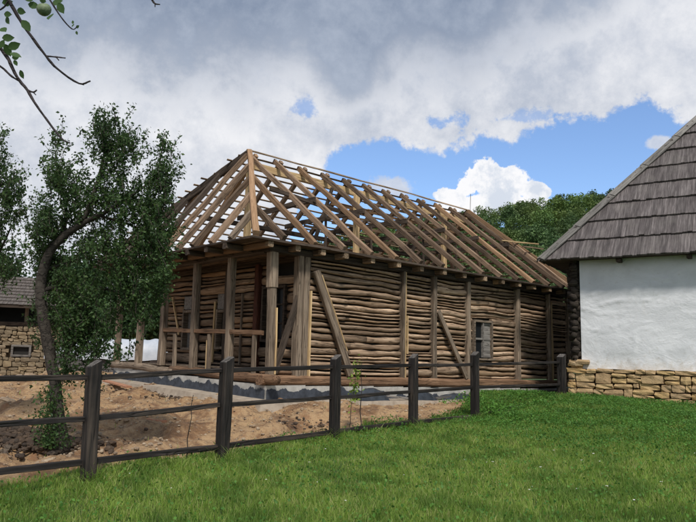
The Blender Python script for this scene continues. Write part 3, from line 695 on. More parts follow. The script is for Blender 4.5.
# ------------------------------------------------------------------ fence
def fence():
    f = empty('post_and_rail_fence', (FP[0].x, FP[0].y, hz(*FP[0])))
    tag(f, 'dark post and rail fence running diagonally along the turf edge', 'fence')
    tops = [1.455, 1.515, 1.575, 1.62, 1.70, 1.725]; o = Vector(f.location)
    lean = [(-.035, .0), (.01, .0), (-.01, 0), (-.015, .0), (-.01, .0), (0, 0)]
    dirv = (FP[4]-FP[0]).normalized(); ang = math.atan2(dirv.y, dirv.x)
    sz = [.125, .135, .13, .13, .135, .17]
    pos = []
    for i, p in enumerate(FP):
        g0 = hz(*p); w = sz[i]; V = []; F = []; seg = 6; hgt = tops[i]-g0
        for k in range(seg+1):
            t = k/seg; z = -.3+(hgt+.3)*t; s = w/2*(1+.06*noise.noise((i*5, k*.9, 0)))
            lx = lean[i][0]*max(t-.2, 0)
            for (qx, qy) in ((-1, -.82), (-.82, -1), (.82, -1), (1, -.82), (1, .82), (.82, 1), (-.82, 1), (-1, .82)):
                zz = z + (.035*qx if k == seg else 0)
                V.append((qx*s+lx+.006*noise.noise((k*2, qx*3, i)), qy*s+.006*noise.noise((k*2, qy*3, i+9)), zz))
        for k in range(seg):
            for q in range(8): F.append((k*8+q, k*8+(q+1) % 8, (k+1)*8+(q+1) % 8, (k+1)*8+q))
        F.append(tuple(seg*8+q for q in range(8)))
        # local X of the material must run along the post: build it lying down
        mw = Matrix.Translation(Vector((p.x, p.y, g0))-o) @ Matrix.Rotation(ang, 4, 'Z') @ Matrix.Rotation(-math.pi/2, 4, 'Y')
        V = [(z, y, -x) for (x, y, z) in V]
        po = mk('post', V, F, M_fence, f, mw=mw)
        tx = lean[i][0]*.8; s = w/2*.88
        mw2 = Matrix.Translation(Vector((p.x, p.y, g0))-o) @ Matrix.Rotation(ang, 4, 'Z')
        mk('post_top', [(-s+tx, -s, hgt-.026), (s+tx, -s, hgt+.038), (s+tx, s, hgt+.038), (-s+tx, s, hgt-.026), (-s*.9+tx, -s*.9, hgt-.018), (s*.9+tx, -s*.9, hgt+.046), (s*.9+tx, s*.9, hgt+.046), (-s*.9+tx, s*.9, hgt-.018)],
           [(4, 5, 6, 7), (0, 1, 5, 4), (1, 2, 6, 5), (2, 3, 7, 6), (3, 0, 4, 7)], M_fencetop, f, mw=mw2)
    # rails: heights above each post's foot measured on the photo, in metres up from the eye-line
    P0 = FP[0]-(FP[1]-FP[0])*1.4
    pts = [P0]+FP
    def px(i, y): # rail height at post i seen at photo row y
        X = [-60, 87, 222, 334, 412, 475, 562][i]; return at(X, y, pts[i].y).z
    rows = [[377, 377, 370.5, 367, 365.5, 364.5, 384-21.5], [427, 419, 405, 397.5, 392, 387.5, 384.5], [474, 462, 447, 432, 422.5, 416.5, 407]]
    nrm = Vector((-dirv.y, dirv.x, 0))*.03
    for r, ys in enumerate(rows):
        for i in range(len(pts)-1):
            z0, z1 = px(i, ys[i]), px(i+1, ys[i+1]); q0, q1 = pts[i], pts[i+1]
            if i == 0: z0 = z1 - .02
            if r == 2 and i == 5: q1 = q0+(q1-q0)*.62; z1 = hz(*q1)+.05
            th = .054 if r < 2 else .062
            a_ = Vector((q0.x, q0.y, z0))-o+nrm; b_ = Vector((q1.x, q1.y, z1))-o+nrm
            d = (b_-a_).normalized(); beam('rail', a_+d*(.05 if i else 0), b_-d*.05, .05, th, M_fence, f, warp=.007, seg=6)
fence()

# ------------------------------------------------------------------ stones
_g = []
def stone_mesh(i, rnd=False):
    rs = random.Random(i); V = []; idx_ = {}
    n = 3
    for x in range(n+1):
        for y in range(n+1):
            for z in range(n+1):
                if x in (0, n) or y in (0, n) or z in (0, n): pass
    # 3x3x3 lattice shell pushed towards a rounded block
    F = []
    for x in (-1, 0, 1):
        for y in (-1, 0, 1):
            for z in (-1, 0, 1):
                if (x, y, z) == (0, 0, 0): continue
                v = Vector((x, y, z)); k = (abs(x)+abs(y)+abs(z)); s = ({1: .5, 2: .39, 3: .31} if rnd else {1: .5, 2: .485, 3: .455})[k]
                idx_[(x, y, z)] = len(V); V.append((x*s+rs.uniform(-.05, .05), y*s+rs.uniform(-.07, .07), z*s+rs.uniform(-.07, .07)))
    for ax in range(3):
        for sgn in (-1, 1):
            for a in (-1, 0):
                for b2 in (-1, 0):
                    q = []
                    for (u, v) in ((a, b2), (a+1, b2), (a+1, b2+1), (a, b2+1)):
                        p = [0, 0, 0]; p[ax] = sgn; p[(ax+1) % 3] = u; p[(ax+2) % 3] = v; q.append(idx_[tuple(p)])
                    F.append(tuple(q if sgn > 0 else q[::-1]))
    return V, F
STM = {}
def stone_wall(parent, x0, x1, z0, z1, rows, y, depth, m, wmin, wmax, limit, seed, wob=.03, zb=None, proud=.03, cut=None):
    """coursed rubble in the parent's XZ plane, face towards -Y; stones past `limit` are joined"""
    rs = random.Random(seed); hs = [rs.uniform(.7, 1.4) for _ in range(rows)]; t = sum(hs); hs = [h/t for h in hs]
    def cv(r, x):
        f = sum(hs[:r]); base = z0+(z1-z0)*f
        if r in (0, rows): return base + (wob*.8*noise.noise((x*2, 3, seed)) if r == rows else 0)
        return base + wob*1.6*noise.noise((x*1.1, r*.9, seed))
    allst = []
    for r in range(rows):
        x = x0-rs.uniform(0, .1)
        while x < x1:
            w = rs.uniform(wmin, wmax); w = min(w, x1-x+.05); xc = x+w/2; lo, hi_ = cv(r, xc), cv(r+1, xc)
            gp = rs.uniform(.006, .02)
            if hi_-lo > .17 and rs.random() < .28:
                f = rs.uniform(.4, .6); md = lo+(hi_-lo)*f; allst += [(xc, w-gp, lo, md-gp), (xc, w-gp, md, hi_-gp)]
            else: allst.append((xc, w-gp, lo, hi_-gp))
            x += w
    if cut: allst = [s for s in allst if not cut(s)]
    allst.sort(key=lambda s: s[0]); big = []
    for n_, (xc, w, lo, hi_) in enumerate(allst):
        py = y+rs.uniform(-proud, proud*.6); rot = rs.uniform(-.07, .07); q = rs.randrange(12)
        if n_ < limit:
            if (m.name, q) not in STM:
                V, F = stone_mesh(q); me = bpy.data.meshes.new('stone'); me.from_pydata(V, [], F); me.materials.append(m); me.update(); STM[(m.name, q)] = me
            o = bpy.data.objects.new('stone', STM[(m.name, q)])
            o.location = (xc, py, (lo+hi_)/2); o.scale = (w, depth, hi_-lo); o.rotation_euler = (rs.uniform(-.05, .05), rot, rs.uniform(-.05, .05)); link(o, parent)
        else: big.append((xc, py, (lo+hi_)/2, w, depth, hi_-lo, q))
    if big:
        V = []; F = []
        for (a, b_, c_, w, d, h, q) in big:
            v, f = stone_mesh(q); n0 = len(V); V += [(p[0]*w+a, p[1]*d+b_, p[2]*h+c_) for p in v]; F += [tuple(k+n0 for k in ff) for ff in f]
        o = mk('stone_courses', V, F, m, parent); o['kind'] = 'stuff'

# ------------------------------------------------------------------ white plastered house with shingle hip roof
def white_house():
    org = Vector((5.95, 17.0, .0)); ang = math.atan2(-1.30, 2.04)
    h = empty('plastered_house', (org.x, org.y, .62), ang); tag(h, 'white plastered cottage on a yellow stone base with grey shingle hip roof', 'cottage')
    Z = lambda z: z-.62
    Lx, D = 9.5, 6.6
    # plastered walls, lumpy like hand smeared clay
    def wall(p0, p1, z0, z1, st):
        p0 = Vector(p0); p1 = Vector(p1); d = p1-p0; LL = d.length; d.normalize(); nrm = Vector((d.y, -d.x, 0)); nxx = int(LL/st); nzz = int((z1-z0)/st); V = []; F = []
        for j in range(nzz+1):
            for i in range(nxx+1):
                x = LL*i/nxx; z = z0+(z1-z0)*j/nzz
                w_ = noise.fractal((x*.7+z*.35+5, z*1.5-x*.25, 2.2), .9, 2, 4)*.015
                rdg = abs(noise.noise((x*.55+z*.5, z*1.7-x*.3, 8.1))); w_ += .028*(max(0, .07-rdg)/.07)**1.5*max(0, .3+noise.noise((x*.8, z, 3))*1.6); r2_ = abs(noise.noise((x*.9+z*.9, z*2.3-x*.5, 3.1))); w_ += .018*(max(0, .05-r2_)/.05)*max(0, .1+noise.noise((x*.6+7, z, 9))*1.6)
                bot = max(0, .4-(z-z0))/.4; w_ += -.06*bot*(.4+noise.noise((x*1.5, 0, 4))) + .05*bot*bot
                edge_ = min(i, nxx-i, 1); w_ *= edge_
                zz = z + (.05*noise.noise((x*1.8, 1, 1)) if j == 0 else 0)
                V.append(p0+d*x+nrm*w_+Vector((0, 0, zz)))
        for j in range(nzz):
            for i in range(nxx): a = j*(nxx+1)+i; F.append((a, a+1, a+nxx+2, a+nxx+1))
        mk('plaster_wall', V, F, M_plaster, h, smooth=True)
    wall((0, 0, 0), (Lx, 0, 0), Z(1.43), Z(4.30), .045); wall((Lx, 0, 0), (Lx, D, 0), Z(1.43), Z(4.3), .3); wall((Lx, D, 0), (0, D, 0), Z(1.43), Z(4.3), .3); wall((0, D, 0), (0, 0, 0), Z(1.43), Z(4.3), .15)
    # stone base
    box('base_core', (-.02, .10, Z(.2)), (Lx, D-.1, Z(1.42)), M_mortar, h)
    stone_wall(h, -.30, Lx, Z(.46), Z(1.45), 6, .03, .30, M_stone, .13, .52, 190, 3, wob=.05)
    rs = random.Random(5)
    for k in range(5):  # stones heaped on the corner
        V, F = stone_mesh(k); 
        o = mk('stone', V, F, M_stone, h); o.scale = (rs.uniform(.2, .34), .26, rs.uniform(.10, .14)); o.location = (-.28+rs.uniform(-.05, .22)+.04*k, .02+rs.uniform(-.04, .04), Z(1.50)+k*.025); o.rotation_euler = (0, rs.uniform(-.15, .15), 0)
    box('corner_dark_backing', (-.22, .05, Z(1.45)), (-.002, .34, Z(4.2)), M_void2, h)  # dark backing added so gaps between the log ends read as shade
    # dark log ends crossing at the corner
    z = 1.50
    while z < 4.18:
        r = rs.uniform(.075, .115); 
        tube('log_end', [(-.30+rs.uniform(-.05, .06), .12, Z(z)), (-.1, .12, Z(z)), (-.01, .12, Z(z))], [r*.92, r, r], M_void2, h, n=7, rough=.9)
        tube('log_end', [(-.16+rs.uniform(-.02, .03), -.05+rs.uniform(-.05, .05), Z(z+r)), (-.16, .2, Z(z+r)), (-.16, .5, Z(z+r))], [r*.9, r, r], M_void2, h, n=7, rough=.9)
        z += r*1.75
    # roof
    ov, ovy = .86, .42; ze_ = 4.17; rise = 1.24; half = (D+2*ovy)/2; T = half
    x0, x1 = -ov, Lx+ov; y0, y1 = -ovy, D+ovy; zt = ze_+T*rise
    ins = T*1.0
    V = [(x0, y0, ze_), (x1, y0, ze_), (x1, y1, ze_), (x0, y1, ze_), (x0+ins, (y0+y1)/2, zt), (x1-ins, (y0+y1)/2, zt)]; V = [(a, b_, Z(c_)) for a, b_, c_ in V]
    mk('roof_deck', V, [(0, 1, 5, 4), (1, 2, 5), (2, 3, 4, 5), (3, 0, 4), (3, 2, 1, 0)], M_darkbeam, h)
    def face(o0, e, inw, length, expo, limit, maxx):
        """courses of long shakes on one slope; o0 eave corner, e along the eave, inw horizontal inward"""
        o0 = Vector(o0); e = Vector(e); inw = Vector(inw); s = (inw+Vector((0, 0, rise))); sl = s.length; s.normalize(); nn = e.cross(s).normalized(); Ls = T*sl
        nC = int(math.ceil(Ls/expo)); boards = []
        for j in range(nC):
            b0 = j*expo - .05; tl = b0+expo/2; tt = max(b0, 0)/sl; x = tt*ins/T*1.0+.02; xe = length-tt*ins/T
            sag = random.uniform(-.01, .01)
            while x < xe-.03:
                w = min(random.uniform(.085, .15), xe-x); top = b0+expo+.06
                # a board near the hip is shortened by the hip line
                lim = (x+w)*T/ins*sl if x+w < length/2 else (length-x)*T/ins*sl
                top = min(top, lim+.05)
                if top-b0 > .12: boards.append((x, w, b0+random.uniform(-.014, .014)+.035*noise.noise((x*.9, j*3, 0)), top, j))
                x += w
        boards.sort(key=lambda q: q[0]); V = []; F = []; 
        me = None
        for n_, (x, w, b0, top, j) in enumerate(boards):
            lift0, lift1 = .068+random.uniform(-.010, .014), .018; th = .045; g_ = .0012
            P = []
            for (u, v, dn) in ((x+g_, b0, lift0), (x+w-g_, b0, lift0), (x+w-g_, top, lift1), (x+g_, top, lift1)):
                P.append(o0+e*u+s*v+nn*dn); 
            if n_ < limit:
                cen = (P[0]+P[2])/2; mw = Matrix.Identity(4)
                for i in range(3): mw[i][0] = e[i]; mw[i][1] = s[i]; mw[i][2] = nn[i]; mw[i][3] = cen[i]
                inv = mw.inverted(); Q = [inv @ p for p in P]; Q += [q-Vector((0, 0, th)) for q in Q]
                mk('shingle', Q, [(0, 1, 2, 3), (4, 7, 6, 5), (0, 4, 5, 1), (1, 5, 6, 2), (2, 6, 7, 3), (3, 7, 4, 0)], M_shingle, h, mw=mw)
            else:
                n0 = len(V); V += P+[p-nn*th for p in P]; F += [tuple(k+n0 for k in f) for f in [(0, 1, 2, 3), (4, 7, 6, 5), (0, 4, 5, 1), (1, 5, 6, 2), (2, 6, 7, 3), (3, 7, 4, 0)]]
        if V: o = mk('shingle_courses', V, F, M_shingle, h); o['kind'] = 'stuff'
    face((x0, y0, Z(ze_)), (1, 0, 0), (0, 1, 0), x1-x0, .70, 280, 0)
    face((x0, y1, Z(ze_)), (0, -1, 0), (1, 0, 0), y1-y0, .70, 0, 0); face((x1, y1, Z(ze_)), (-1, 0, 0), (0, -1, 0), x1-x0, .70, 0, 0); face((x1, y0, Z(ze_)), (0, 1, 0), (-1, 0, 0), y1-y0, .70, 0, 0)
    # hip capping boards, overlapping up the hip
    p = Vector((x0, y0, Z(ze_))); q = Vector((x0+ins, (y0+y1)/2, Z(zt))); d = (q-p).normalized(); n = 5; LL = (q-p).length
    n1 = Vector((0, -rise, 1)).normalized(); n2 = Vector((-rise, 0, 1)).normalized(); t1 = d.cross(n1).normalized(); t2 = n2.cross(d).normalized()
    if t1.x < 0: t1 = -t1
    if t2.y < 0: t2 = -t2
    for k in range(n):
        a = p+d*(LL*k/n-.02); b_ = p+d*(LL*(k+1)/n+.04); e0_, e1_ = .105, .085
        beam('hip_board', a+n1*e0_+t1*.07, b_+n1*e1_+t1*.07, .17, .03, M_hipboard, h, up=n1, warp=.002, ch=.05); beam('hip_board', a+n2*e0_+t2*.07, b_+n2*e1_+t2*.07, .17, .03, M_hipboard, h, up=n2, warp=.002, ch=.05)
    beam('ridge_board', (x0+ins, (y0+y1)/2, Z(zt)+.05), (x1-ins, (y0+y1)/2, Z(zt)+.05), .2, .05, M_hipboard, h)
    for x in (1.0, 2.55, 4.1, 5.6, 7.2): beam('rafter_tail', (x, -.36, Z(4.09)), (x, .1, Z(4.12)), .10, .10, M_darkbeam, h)
white_house()

# ------------------------------------------------------------------ far left stone barn
def barn():
    o = Vector((-10.2, 25.0, .35)); h = empty('stone_barn', (-15.6, 23.2, .35), math.atan2(1.8, 5.4)); tag(h, 'small yellow stone barn with grey shingle roof at the far left behind the tree', 'barn')
    LL = 6.0; zt = 2.05
    box('wall_core', (.05, .12, -.4), (LL-.05, 4.9, zt-.02), M_mortar, h)
    wx = 4.05
    stone_wall(h, .0, LL, -.3, zt, 16, .02, .28, M_stone2, .12, .40, 290, 21, wob=.06, cut=lambda s: (wx-.38 < s[0] < wx+.40 and .98 < (s[2]+s[3])/2 < 1.36))
    w_ = box('window', (wx-.26, -.02, 1.02), (wx+.26, .0, 1.30), M_void, h)
    for q0, q1 in (((wx-.33, -.15, .95), (wx+.33, .1, 1.02)), ((wx-.33, -.15, 1.30), (wx+.33, .1, 1.37)), ((wx-.33, -.148, 1.021), (wx-.26, .1, 1.299)), ((wx+.26, -.148, 1.021), (wx+.33, .1, 1.299))):
        f = box('frame', q0, q1, M_greyboard, h); f.parent = w_; f.location -= w_.location
    beam('wall_plate', (-.1, .06, zt+.07), (LL+.1, .06, zt+.07), .2, .14, M_darkbeam, h)
    for x in (.3, 2.2, 4.1, 5.8): beam('post', (x, .1, zt+.14), (x, .1, zt+.85), .12, .12, M_beam, h)
    box('attic_shade_sheet', (.1, 2.2, zt), (LL-.1, 2.25, zt+1.1), M_void, h)  # near-black sheet paints the shade of the open attic
    # shingle slope
    y0, y1, z0, z1 = -.55, 2.45, zt+.72, zt+2.0; rs = random.Random(3)
    V = [(-.6, y0, z0), (LL-1.0, y0, z0), (LL-.9, y1, z1), (-.6, y1, z1), (LL-.9, 5.4, z0), (-.6, 5.4, z0)]
    V2 = [(x, y, z-.09) for x, y, z in V]
    mk('roof_deck', V+V2, [(0, 1, 2, 3), (3, 2, 4, 5), (6, 9, 8, 7), (9, 11, 10, 8), (0, 6, 7, 1), (1, 7, 8, 2), (2, 8, 10, 4), (4, 10, 11, 5), (3, 9, 6, 0), (5, 11, 9, 3)], M_darkbeam, h)
    s = Vector((0, y1-y0, z1-z0)); SL = s.length; s.normalize(); nn = Vector((1, 0, 0)).cross(s); V = []; F = []
    for j in range(9):
        x = -.6
        while x < LL-1.0:
            w = rs.uniform(.12, .2); b0 = j*SL/9-.03+rs.uniform(-.01, .01)
            P = [Vector((u, y0, z0))+s*v+nn*dn for (u, v, dn) in ((x, b0, .05), (x+w-.008, b0, .05), (x+w-.008, b0+SL/9+.04, .015), (x, b0+SL/9+.04, .015))]
            n0 = len(V); V += P+[p-nn*.02 for p in P]; F += [tuple(k+n0 for k in f) for f in [(0, 1, 2, 3), (0, 4, 5, 1), (1, 5, 6, 2), (3, 7, 4, 0)]]; x += w
    k = mk('shingle_courses', V, F, M_shingle2, h); k['kind'] = 'stuff'
barn()

# ------------------------------------------------------------------ white tarpaulin and the pile under it
def tarp():
    t = empty('tile_stack', (-9.0, 24.6, .85), .12); tag(t, 'long low stack of grey roof tiles under a white tarpaulin, left of the porch', 'tile stack')
    rs = random.Random(9)
    box('pile_core', (-1.6, -.35, -.3), (3.7, .6, .52), M_tile, t)
    for r in range(5):
        x = -1.65
        while x < 3.7:
            w = rs.uniform(.14, .24); o = box('tile', (x, -.44+rs.uniform(-.05, .05), -.06+r*.14), (x+w-.02, .0, .06+r*.14), M_tile, t); o.rotation_euler = (0, rs.uniform(-.15, .15), 0); x += w
    V = []; F = []; n, k = 60, 16
    for i in range(n+1):
        for j in range(k+1):
            u = i/n; v = j/k; x = -1.75+5.6*u; a = math.pi*v; 
            z = .52+.66*math.sin(a)**.8*(1-.9*abs(2*u-1)**3.5)+.05*noise.noise((x*1.6, v*5, 0))+.03*math.sin(x*9+v*4+2*noise.noise((x, v*2, 4)))*(.3+v*(1-v)*3)
            V.append((x, -.62*math.cos(a)+.1, z+(-.10 if j in (0, k) else 0)))
    for i in range(n):
        for j in range(k): a = i*(k+1)+j; F.append((a, a+k+1, a+k+2, a+1))
    o = mk('tarpaulin', [Vector(v)+Vector((-9.0, 24.6, .85)) for v in V], F, M_tarp, None, smooth=True); tag(o, 'wrinkled white tarpaulin draped over the grey tile stack left of the porch', 'tarpaulin')
tarp()

# ------------------------------------------------------------------ foliage
def rnd_unit(n):
    v = R.normal(size=(n, 3)); return v/np.linalg.norm(v, axis=1)[:, None]
def leaves(name, C, size, m, parent=None, flat=0.0, aspect=.55, droop=0):
    """kite shaped leaves, folded along the midrib, two triangles each"""
    n = len(C); ax = rnd_unit(n); ax[:, 2] -= droop; ax /= np.linalg.norm(ax, axis=1)[:, None]
    nr = rnd_unit(n); nr[:, 2] = np.abs(nr[:, 2])+flat; sd_ = np.cross(ax, nr); sd_ /= np.linalg.norm(sd_, axis=1)[:, None]; nr = np.cross(sd_, ax)
    s = size*R.uniform(.6, 1.3, n)[:, None]
    tip = C+ax*s; base = C; md = C+ax*s*.5; l_ = md+sd_*s*aspect*.5+nr*s*.12; r_ = md-sd_*s*aspect*.5+nr*s*.12
    V = np.stack([base, r_, tip, l_], 1).reshape(-1, 3); i = np.arange(n)*4
    F = np.stack([np.stack([i, i+1, i+2], 1), np.stack([i, i+2, i+3], 1)], 1).reshape(-1, 3)
    return mk_np(name, V, F, m, parent)

def cluster_tree(name, label, cat, base, trunk, tr, limbs, clusters, depth, leafsize, nper, m, group=None, hole=None, bark=M_bark):
    """trunk and limbs run through measured points; the crown is thousands of leaves hanging on twigs"""
    t = empty(name, base); tag(t, label, cat, group); B = Vector(base)
    tube('trunk', [p-B for p in smoothpath(trunk, 4)], np.interp(np.linspace(0, 1, 4*(len(trunk)-1)+1), np.linspace(0, 1, len(tr)), tr), bark, t, n=10, rough=.35)
    for (pts, r0, r1) in limbs:
        sp = smoothpath(pts, 4); tube('limb', [p-B for p in sp], np.linspace(r0, r1, len(sp)), bark, t, n=7, rough=.3)
    C = []; TV = []; TF = []
    for (cx, cy, rx, ry, w) in clusters:
        for k in range(int(w*1.1)):
            # one leafy twig: starts near the cluster's heart, grows outward and up
            a = R.normal(size=3)*.42
            # keep the bending trunk in view: twigs that would hang in front of it grow behind
            qx, qy = cx+a[0]*rx, cy+12+a[1]*ry; near_ = min(math.hypot(qx-u, (qy-12)-v) for u, v in [(48, 345), (45, 328), (42, 312), (41, 297), (41, 283), (44, 269), (48, 256), (55, 246), (62, 238), (72, 230), (82, 224), (93, 218), (104, 213)])
            if name == 'fruit_tree' and near_ < 15: a[2] = abs(a[2])+.9
            c0 = at(cx+a[0]*rx, cy+12+a[1]*ry, depth+a[2]*max(.35, rx*depth/FPX))
            ln = R.uniform(.12, .42); dv = Vector((R.normal()*.45, R.normal()*.45, abs(R.normal())*.6+.35)).normalized()
            p = Vector(c0); prev = p.copy(); n0 = len(TV); pts = []
            for q in range(6):
                pts.append(p.copy()); dv = (dv+Vector((R.normal()*.12, R.normal()*.12, R.normal()*.10))).normalized(); p = p+dv*ln/5
            for q, pp in enumerate(pts):
                r = .006*(1-q/7); TV += [pp-B+Vector((r, 0, 0)), pp-B+Vector((-r*.5, r, 0)), pp-B+Vector((-r*.5, -r, 0))]
                if q:
                    for e in range(3): TF.append((n0+(q-1)*3+e, n0+(q-1)*3+(e+1) % 3, n0+q*3+(e+1) % 3, n0+q*3+e))
            for q in range(nper):
                f = R.uniform(0, 5); i = min(4, int(f)); pp = pts[i].lerp(pts[i+1], f-i); C.append(pp-B+Vector(R.normal(size=3)*leafsize*.55))
    C = np.array([tuple(c_) for c_ in C])
    o = leaves('crown', C, leafsize, m, t, droop=.25); o['kind'] = 'stuff'
    o = mk('twigs', TV, TF, bark, t); o['kind'] = 'stuff'
    return t
DT = 8.6
def T_(x, y, d=0): return at(x, y, DT+d)
b0 = Vector((T_(63, 452).x, DT, hz(T_(63, 452).x, DT)-.05))
K = 1.0
main_cl = [(112,150,24,42,70),(101,125,9,18,20),(128,138,12,20,22),(55,172,12,34,34),(74,190,24,36,60),(58,145,6,16,8),(163,172,13,32,36),(150,200,24,36,64),(165,136,4,12,5),(112,195,34,36,90),
    (46,228,22,30,85),(42,262,14,26,36),(70,318,20,22,50),(160,225,16,30,40),(125,275,22,26,46),(100,238,46,26,90),(150,250,26,34,80),(58,285,22,36,60),(88,300,26,32,60),(140,298,22,22,42),(160,275,12,24,22),(74,338,24,20,44),(104,322,15,15,18),(42,312,10,22,16),(66,362,12,12,12),(88,372,6,20,12),(122,345,7,10,7),(96,345,10,18,10)]
cluster_tree('fruit_tree', 'tall dark green fruit tree with curved trunk behind the fence, left of the house', 'tree', b0,
    [b0, T_(58, 420), T_(55, 385, .05), T_(48, 345, .05), T_(42, 312), T_(41, 283), T_(48, 256), T_(62, 238), T_(82, 224), T_(104, 213, -.1)], [.10, .082, .074, .070, .066, .062, .056, .048, .038, .025],
    [([T_(62, 238), T_(66, 210, .2), T_(58, 175, .3), T_(55, 150, .3)], .032, .008), ([T_(82, 224), T_(95, 190, -.1), T_(105, 150, 0), T_(104, 112, 0)], .035, .006), ([T_(104, 213, -.1), T_(125, 200, 0), T_(155, 175, .1), T_(165, 132, .1)], .028, .005),
     ([T_(44, 270), T_(70, 262, .4), T_(100, 252, .6)], .02, .008), ([T_(42, 290), T_(75, 285, .5), T_(110, 290, .6), T_(150, 300, .8)], .035, .008), ([T_(100, 216, .1), T_(130, 225, .3), T_(160, 245, .2)], .018, .006), ([T_(48, 340), T_(66, 345, .3), T_(85, 355, .4)], .015, .006)],
    main_cl, DT, .047, 34, M_leaf)
# ivy round the foot of that trunk
IC = np.array([tuple(at(R.normal(52, 8)+4*math.sin(_), 384+64*R.random()**.7, DT+R.normal(-.05, .12))) for _ in range(1500)]); iv = leaves('ivy', IC, .045, M_leaf2); tag(iv, 'leafy ivy growing round the foot of the curved trunk', 'ivy', kind='stuff')
DL = 10.5
lb = Vector((at(-32, 440, DL).x, DL, hz(at(-32, 440, DL).x, DL)-.05))
cluster_tree('fruit_tree', 'fruit tree cut by the left picture edge, only its right side in view', 'tree', lb,
    [lb, at(-34, 380, DL), at(-36, 330, DL), at(-30, 290, DL), at(-25, 240, DL)], [.12, .10, .09, .08, .06],
    [([at(-25, 240, DL), at(-10, 190, DL), at(-5, 140, DL)], .05, .01), ([at(-30, 290, DL), at(-5, 260, DL+.3), at(12, 225, DL)], .04, .01)],
    [(-5,150,14,34,50),(2,190,20,26,60),(18,200,12,22,26),(-12,230,24,30,70),(6,262,12,18,26),(-30,180,24,50,70),(-40,260,28,40,60),(16,170,8,14,12)], DL, .055, 22, M_leaf)

# trees in the middle distance
def grove_tree(label, x, y, hgt, rad, m, lsize, n, group, seed):
    z0 = hz(x, y)-.1; t = empty('broadleaf_tree', (x, y, z0)); tag(t, label, 'tree', group)
    tube('trunk', [(0, 0, 0), (.1, 0, hgt*.3), (-.05, .1, hgt*.6)], [.22, .17, .08], M_bark, t, n=8, rough=.3)
    k = 34; cc = rnd_unit(k)*R.uniform(.25, .85, (k, 1))*np.array([rad, rad, hgt*.36])+np.array([0, 0, hgt*.62])
    C = (cc[R.integers(0, k, n)]+rnd_unit(n)*R.uniform(.5, 1.0, (n, 1))*rad*.30*R.uniform(.6, 1.2, (n, 1)))
    C[:, 2] = np.maximum(C[:, 2], .3)
    o = leaves('crown', C, lsize, m, t, aspect=.7, flat=.3); o['kind'] = 'stuff'
grove = [(-14.2, 36, 7.2, 3.0, 'dark tree rising behind the shingle roof of the stone barn'), (-9.4, 38, 6.4, 3.0, 'broad green tree behind the left end of the white tarpaulin'), (-5.5, 42, 6.2, 3.2, 'green tree between the porch posts behind the tarpaulin'),
         (-21, 40, 8, 3.6, 'tall tree at the far left edge behind the barn'), (-11.8, 46, 6.6, 3.4, 'tree farther back between the barn and the white tarpaulin'), (-7.6, 33.5, 4.4, 2.0, 'small bushy tree close behind the white tarpaulin'), (-5.9, 31.5, 3.9, 1.9, 'round green bush seen between the two short porch posts and the wall'), (-10.3, 31.0, 4.2, 2.2, 'bushy tree behind the left end of the grey tile stack')]
for i, (x, y, hh, rr, lab) in enumerate(grove): grove_tree(lab, x, y, hh, rr, M_far, .26, 6500, 'trees beyond the yard', i)

# forest on the hill
def forest():
    C = []; X = []; Y = []
    for gx_ in np.arange(-140, 175, 6.3):
        for gy_ in np.arange(104, 268, 6.3):
            x, y = gx_+R.uniform(-2.8, 2.8), gy_+R.uniform(-2.8, 2.8); a = math.atan2(x, y)
            if -.66 < a < .62: X.append(x); Y.append(y)
    X = np.array(X); Y = np.array(Y); Z = gz(X, Y)
    for x, y, z in zip(X, Y, Z):
        a = math.atan2(x, y); nl = (800 if y > 150 else 750) if -.08 < a < .42 else 70
        rad = R.uniform(2.4, 4.4)*(1 if y > 150 else .95); hh = R.uniform(5.0, 9.5)*(1 if y > 150 else .85); k = 26
        u = rnd_unit(k); u[:, 2] = np.abs(u[:, 2])*1.1-.15; cc = u*np.array([rad*.78, rad*.78, hh*.42])*R.uniform(.8, 1, (k, 1))+np.array([0, 0, hh*.5])
        q = cc[R.integers(0, k, nl)]+rnd_unit(nl)*rad*.27*R.uniform(.75, 1.05, (nl, 1)); q = q[q[:, 2] > hh*.1]
        C.append(q+np.array([x, y, z-.8]))
    C = np.concatenate(C); print('forest leaves', len(C))
    o = leaves('hill_forest', C, .48, M_forest, aspect=.8, flat=.6); tag(o, 'dense green wood covering the hill behind the house', 'forest', kind='stuff')
forest()

# ------------------------------------------------------------------ turf
def in_view(x, y):
    """turf as far as a step to either side of the photograph's standpoint would show it"""
    return (np.abs(x) < y*(348/FPX)+2.6) & (y > 3.8)
def scatter(n, x0, x1, y0, y1):
    x = R.uniform(x0, x1, n); y = y0+(y1-y0)*R.random(n)**1.25; return x, y
def blades(name, x, y, hgt, wid, m, lab, bend=.5, cat='grass'):
    n = len(x); z = gz(x, y, True)
    base = np.stack([x, y, z-.008], 1); a = R.uniform(0, 2*math.pi, n); side = np.stack([np.cos(a), np.sin(a), np.zeros(n)], 1)
    b2 = R.uniform(0, 2*math.pi, n); ln = np.stack([np.cos(b2), np.sin(b2), np.zeros(n)], 1)*(R.uniform(.1, bend, n)*hgt)[:, None]
    w = wid[:, None]; up = np.stack([np.zeros(n), np.zeros(n), hgt], 1)
    V = np.stack([base-side*w, base+side*w, base+up*.6+ln*.4+side*w*.7, base+up*.6+ln*.4-side*w*.7, base+up*.93+ln*1.25], 1).reshape(-1, 3); i = np.arange(n)*5
    F = np.stack([np.stack([i, i+1, i+2], 1), np.stack([i, i+2, i+3], 1), np.stack([i+3, i+2, i+4], 1)], 1).reshape(-1, 3)
    o = mk_np(name, V, F, m); tag(o, lab, cat, kind='stuff'); return o
n = 1250000; x = R.uniform(-8, 14, n); y = 4.0+14.1*R.random(n)**1.0
k = in_view(x, y) & (R.random(n) < np.clip(1.2-(y-5)/14, .35, 1)); x, y = x[k], y[k]
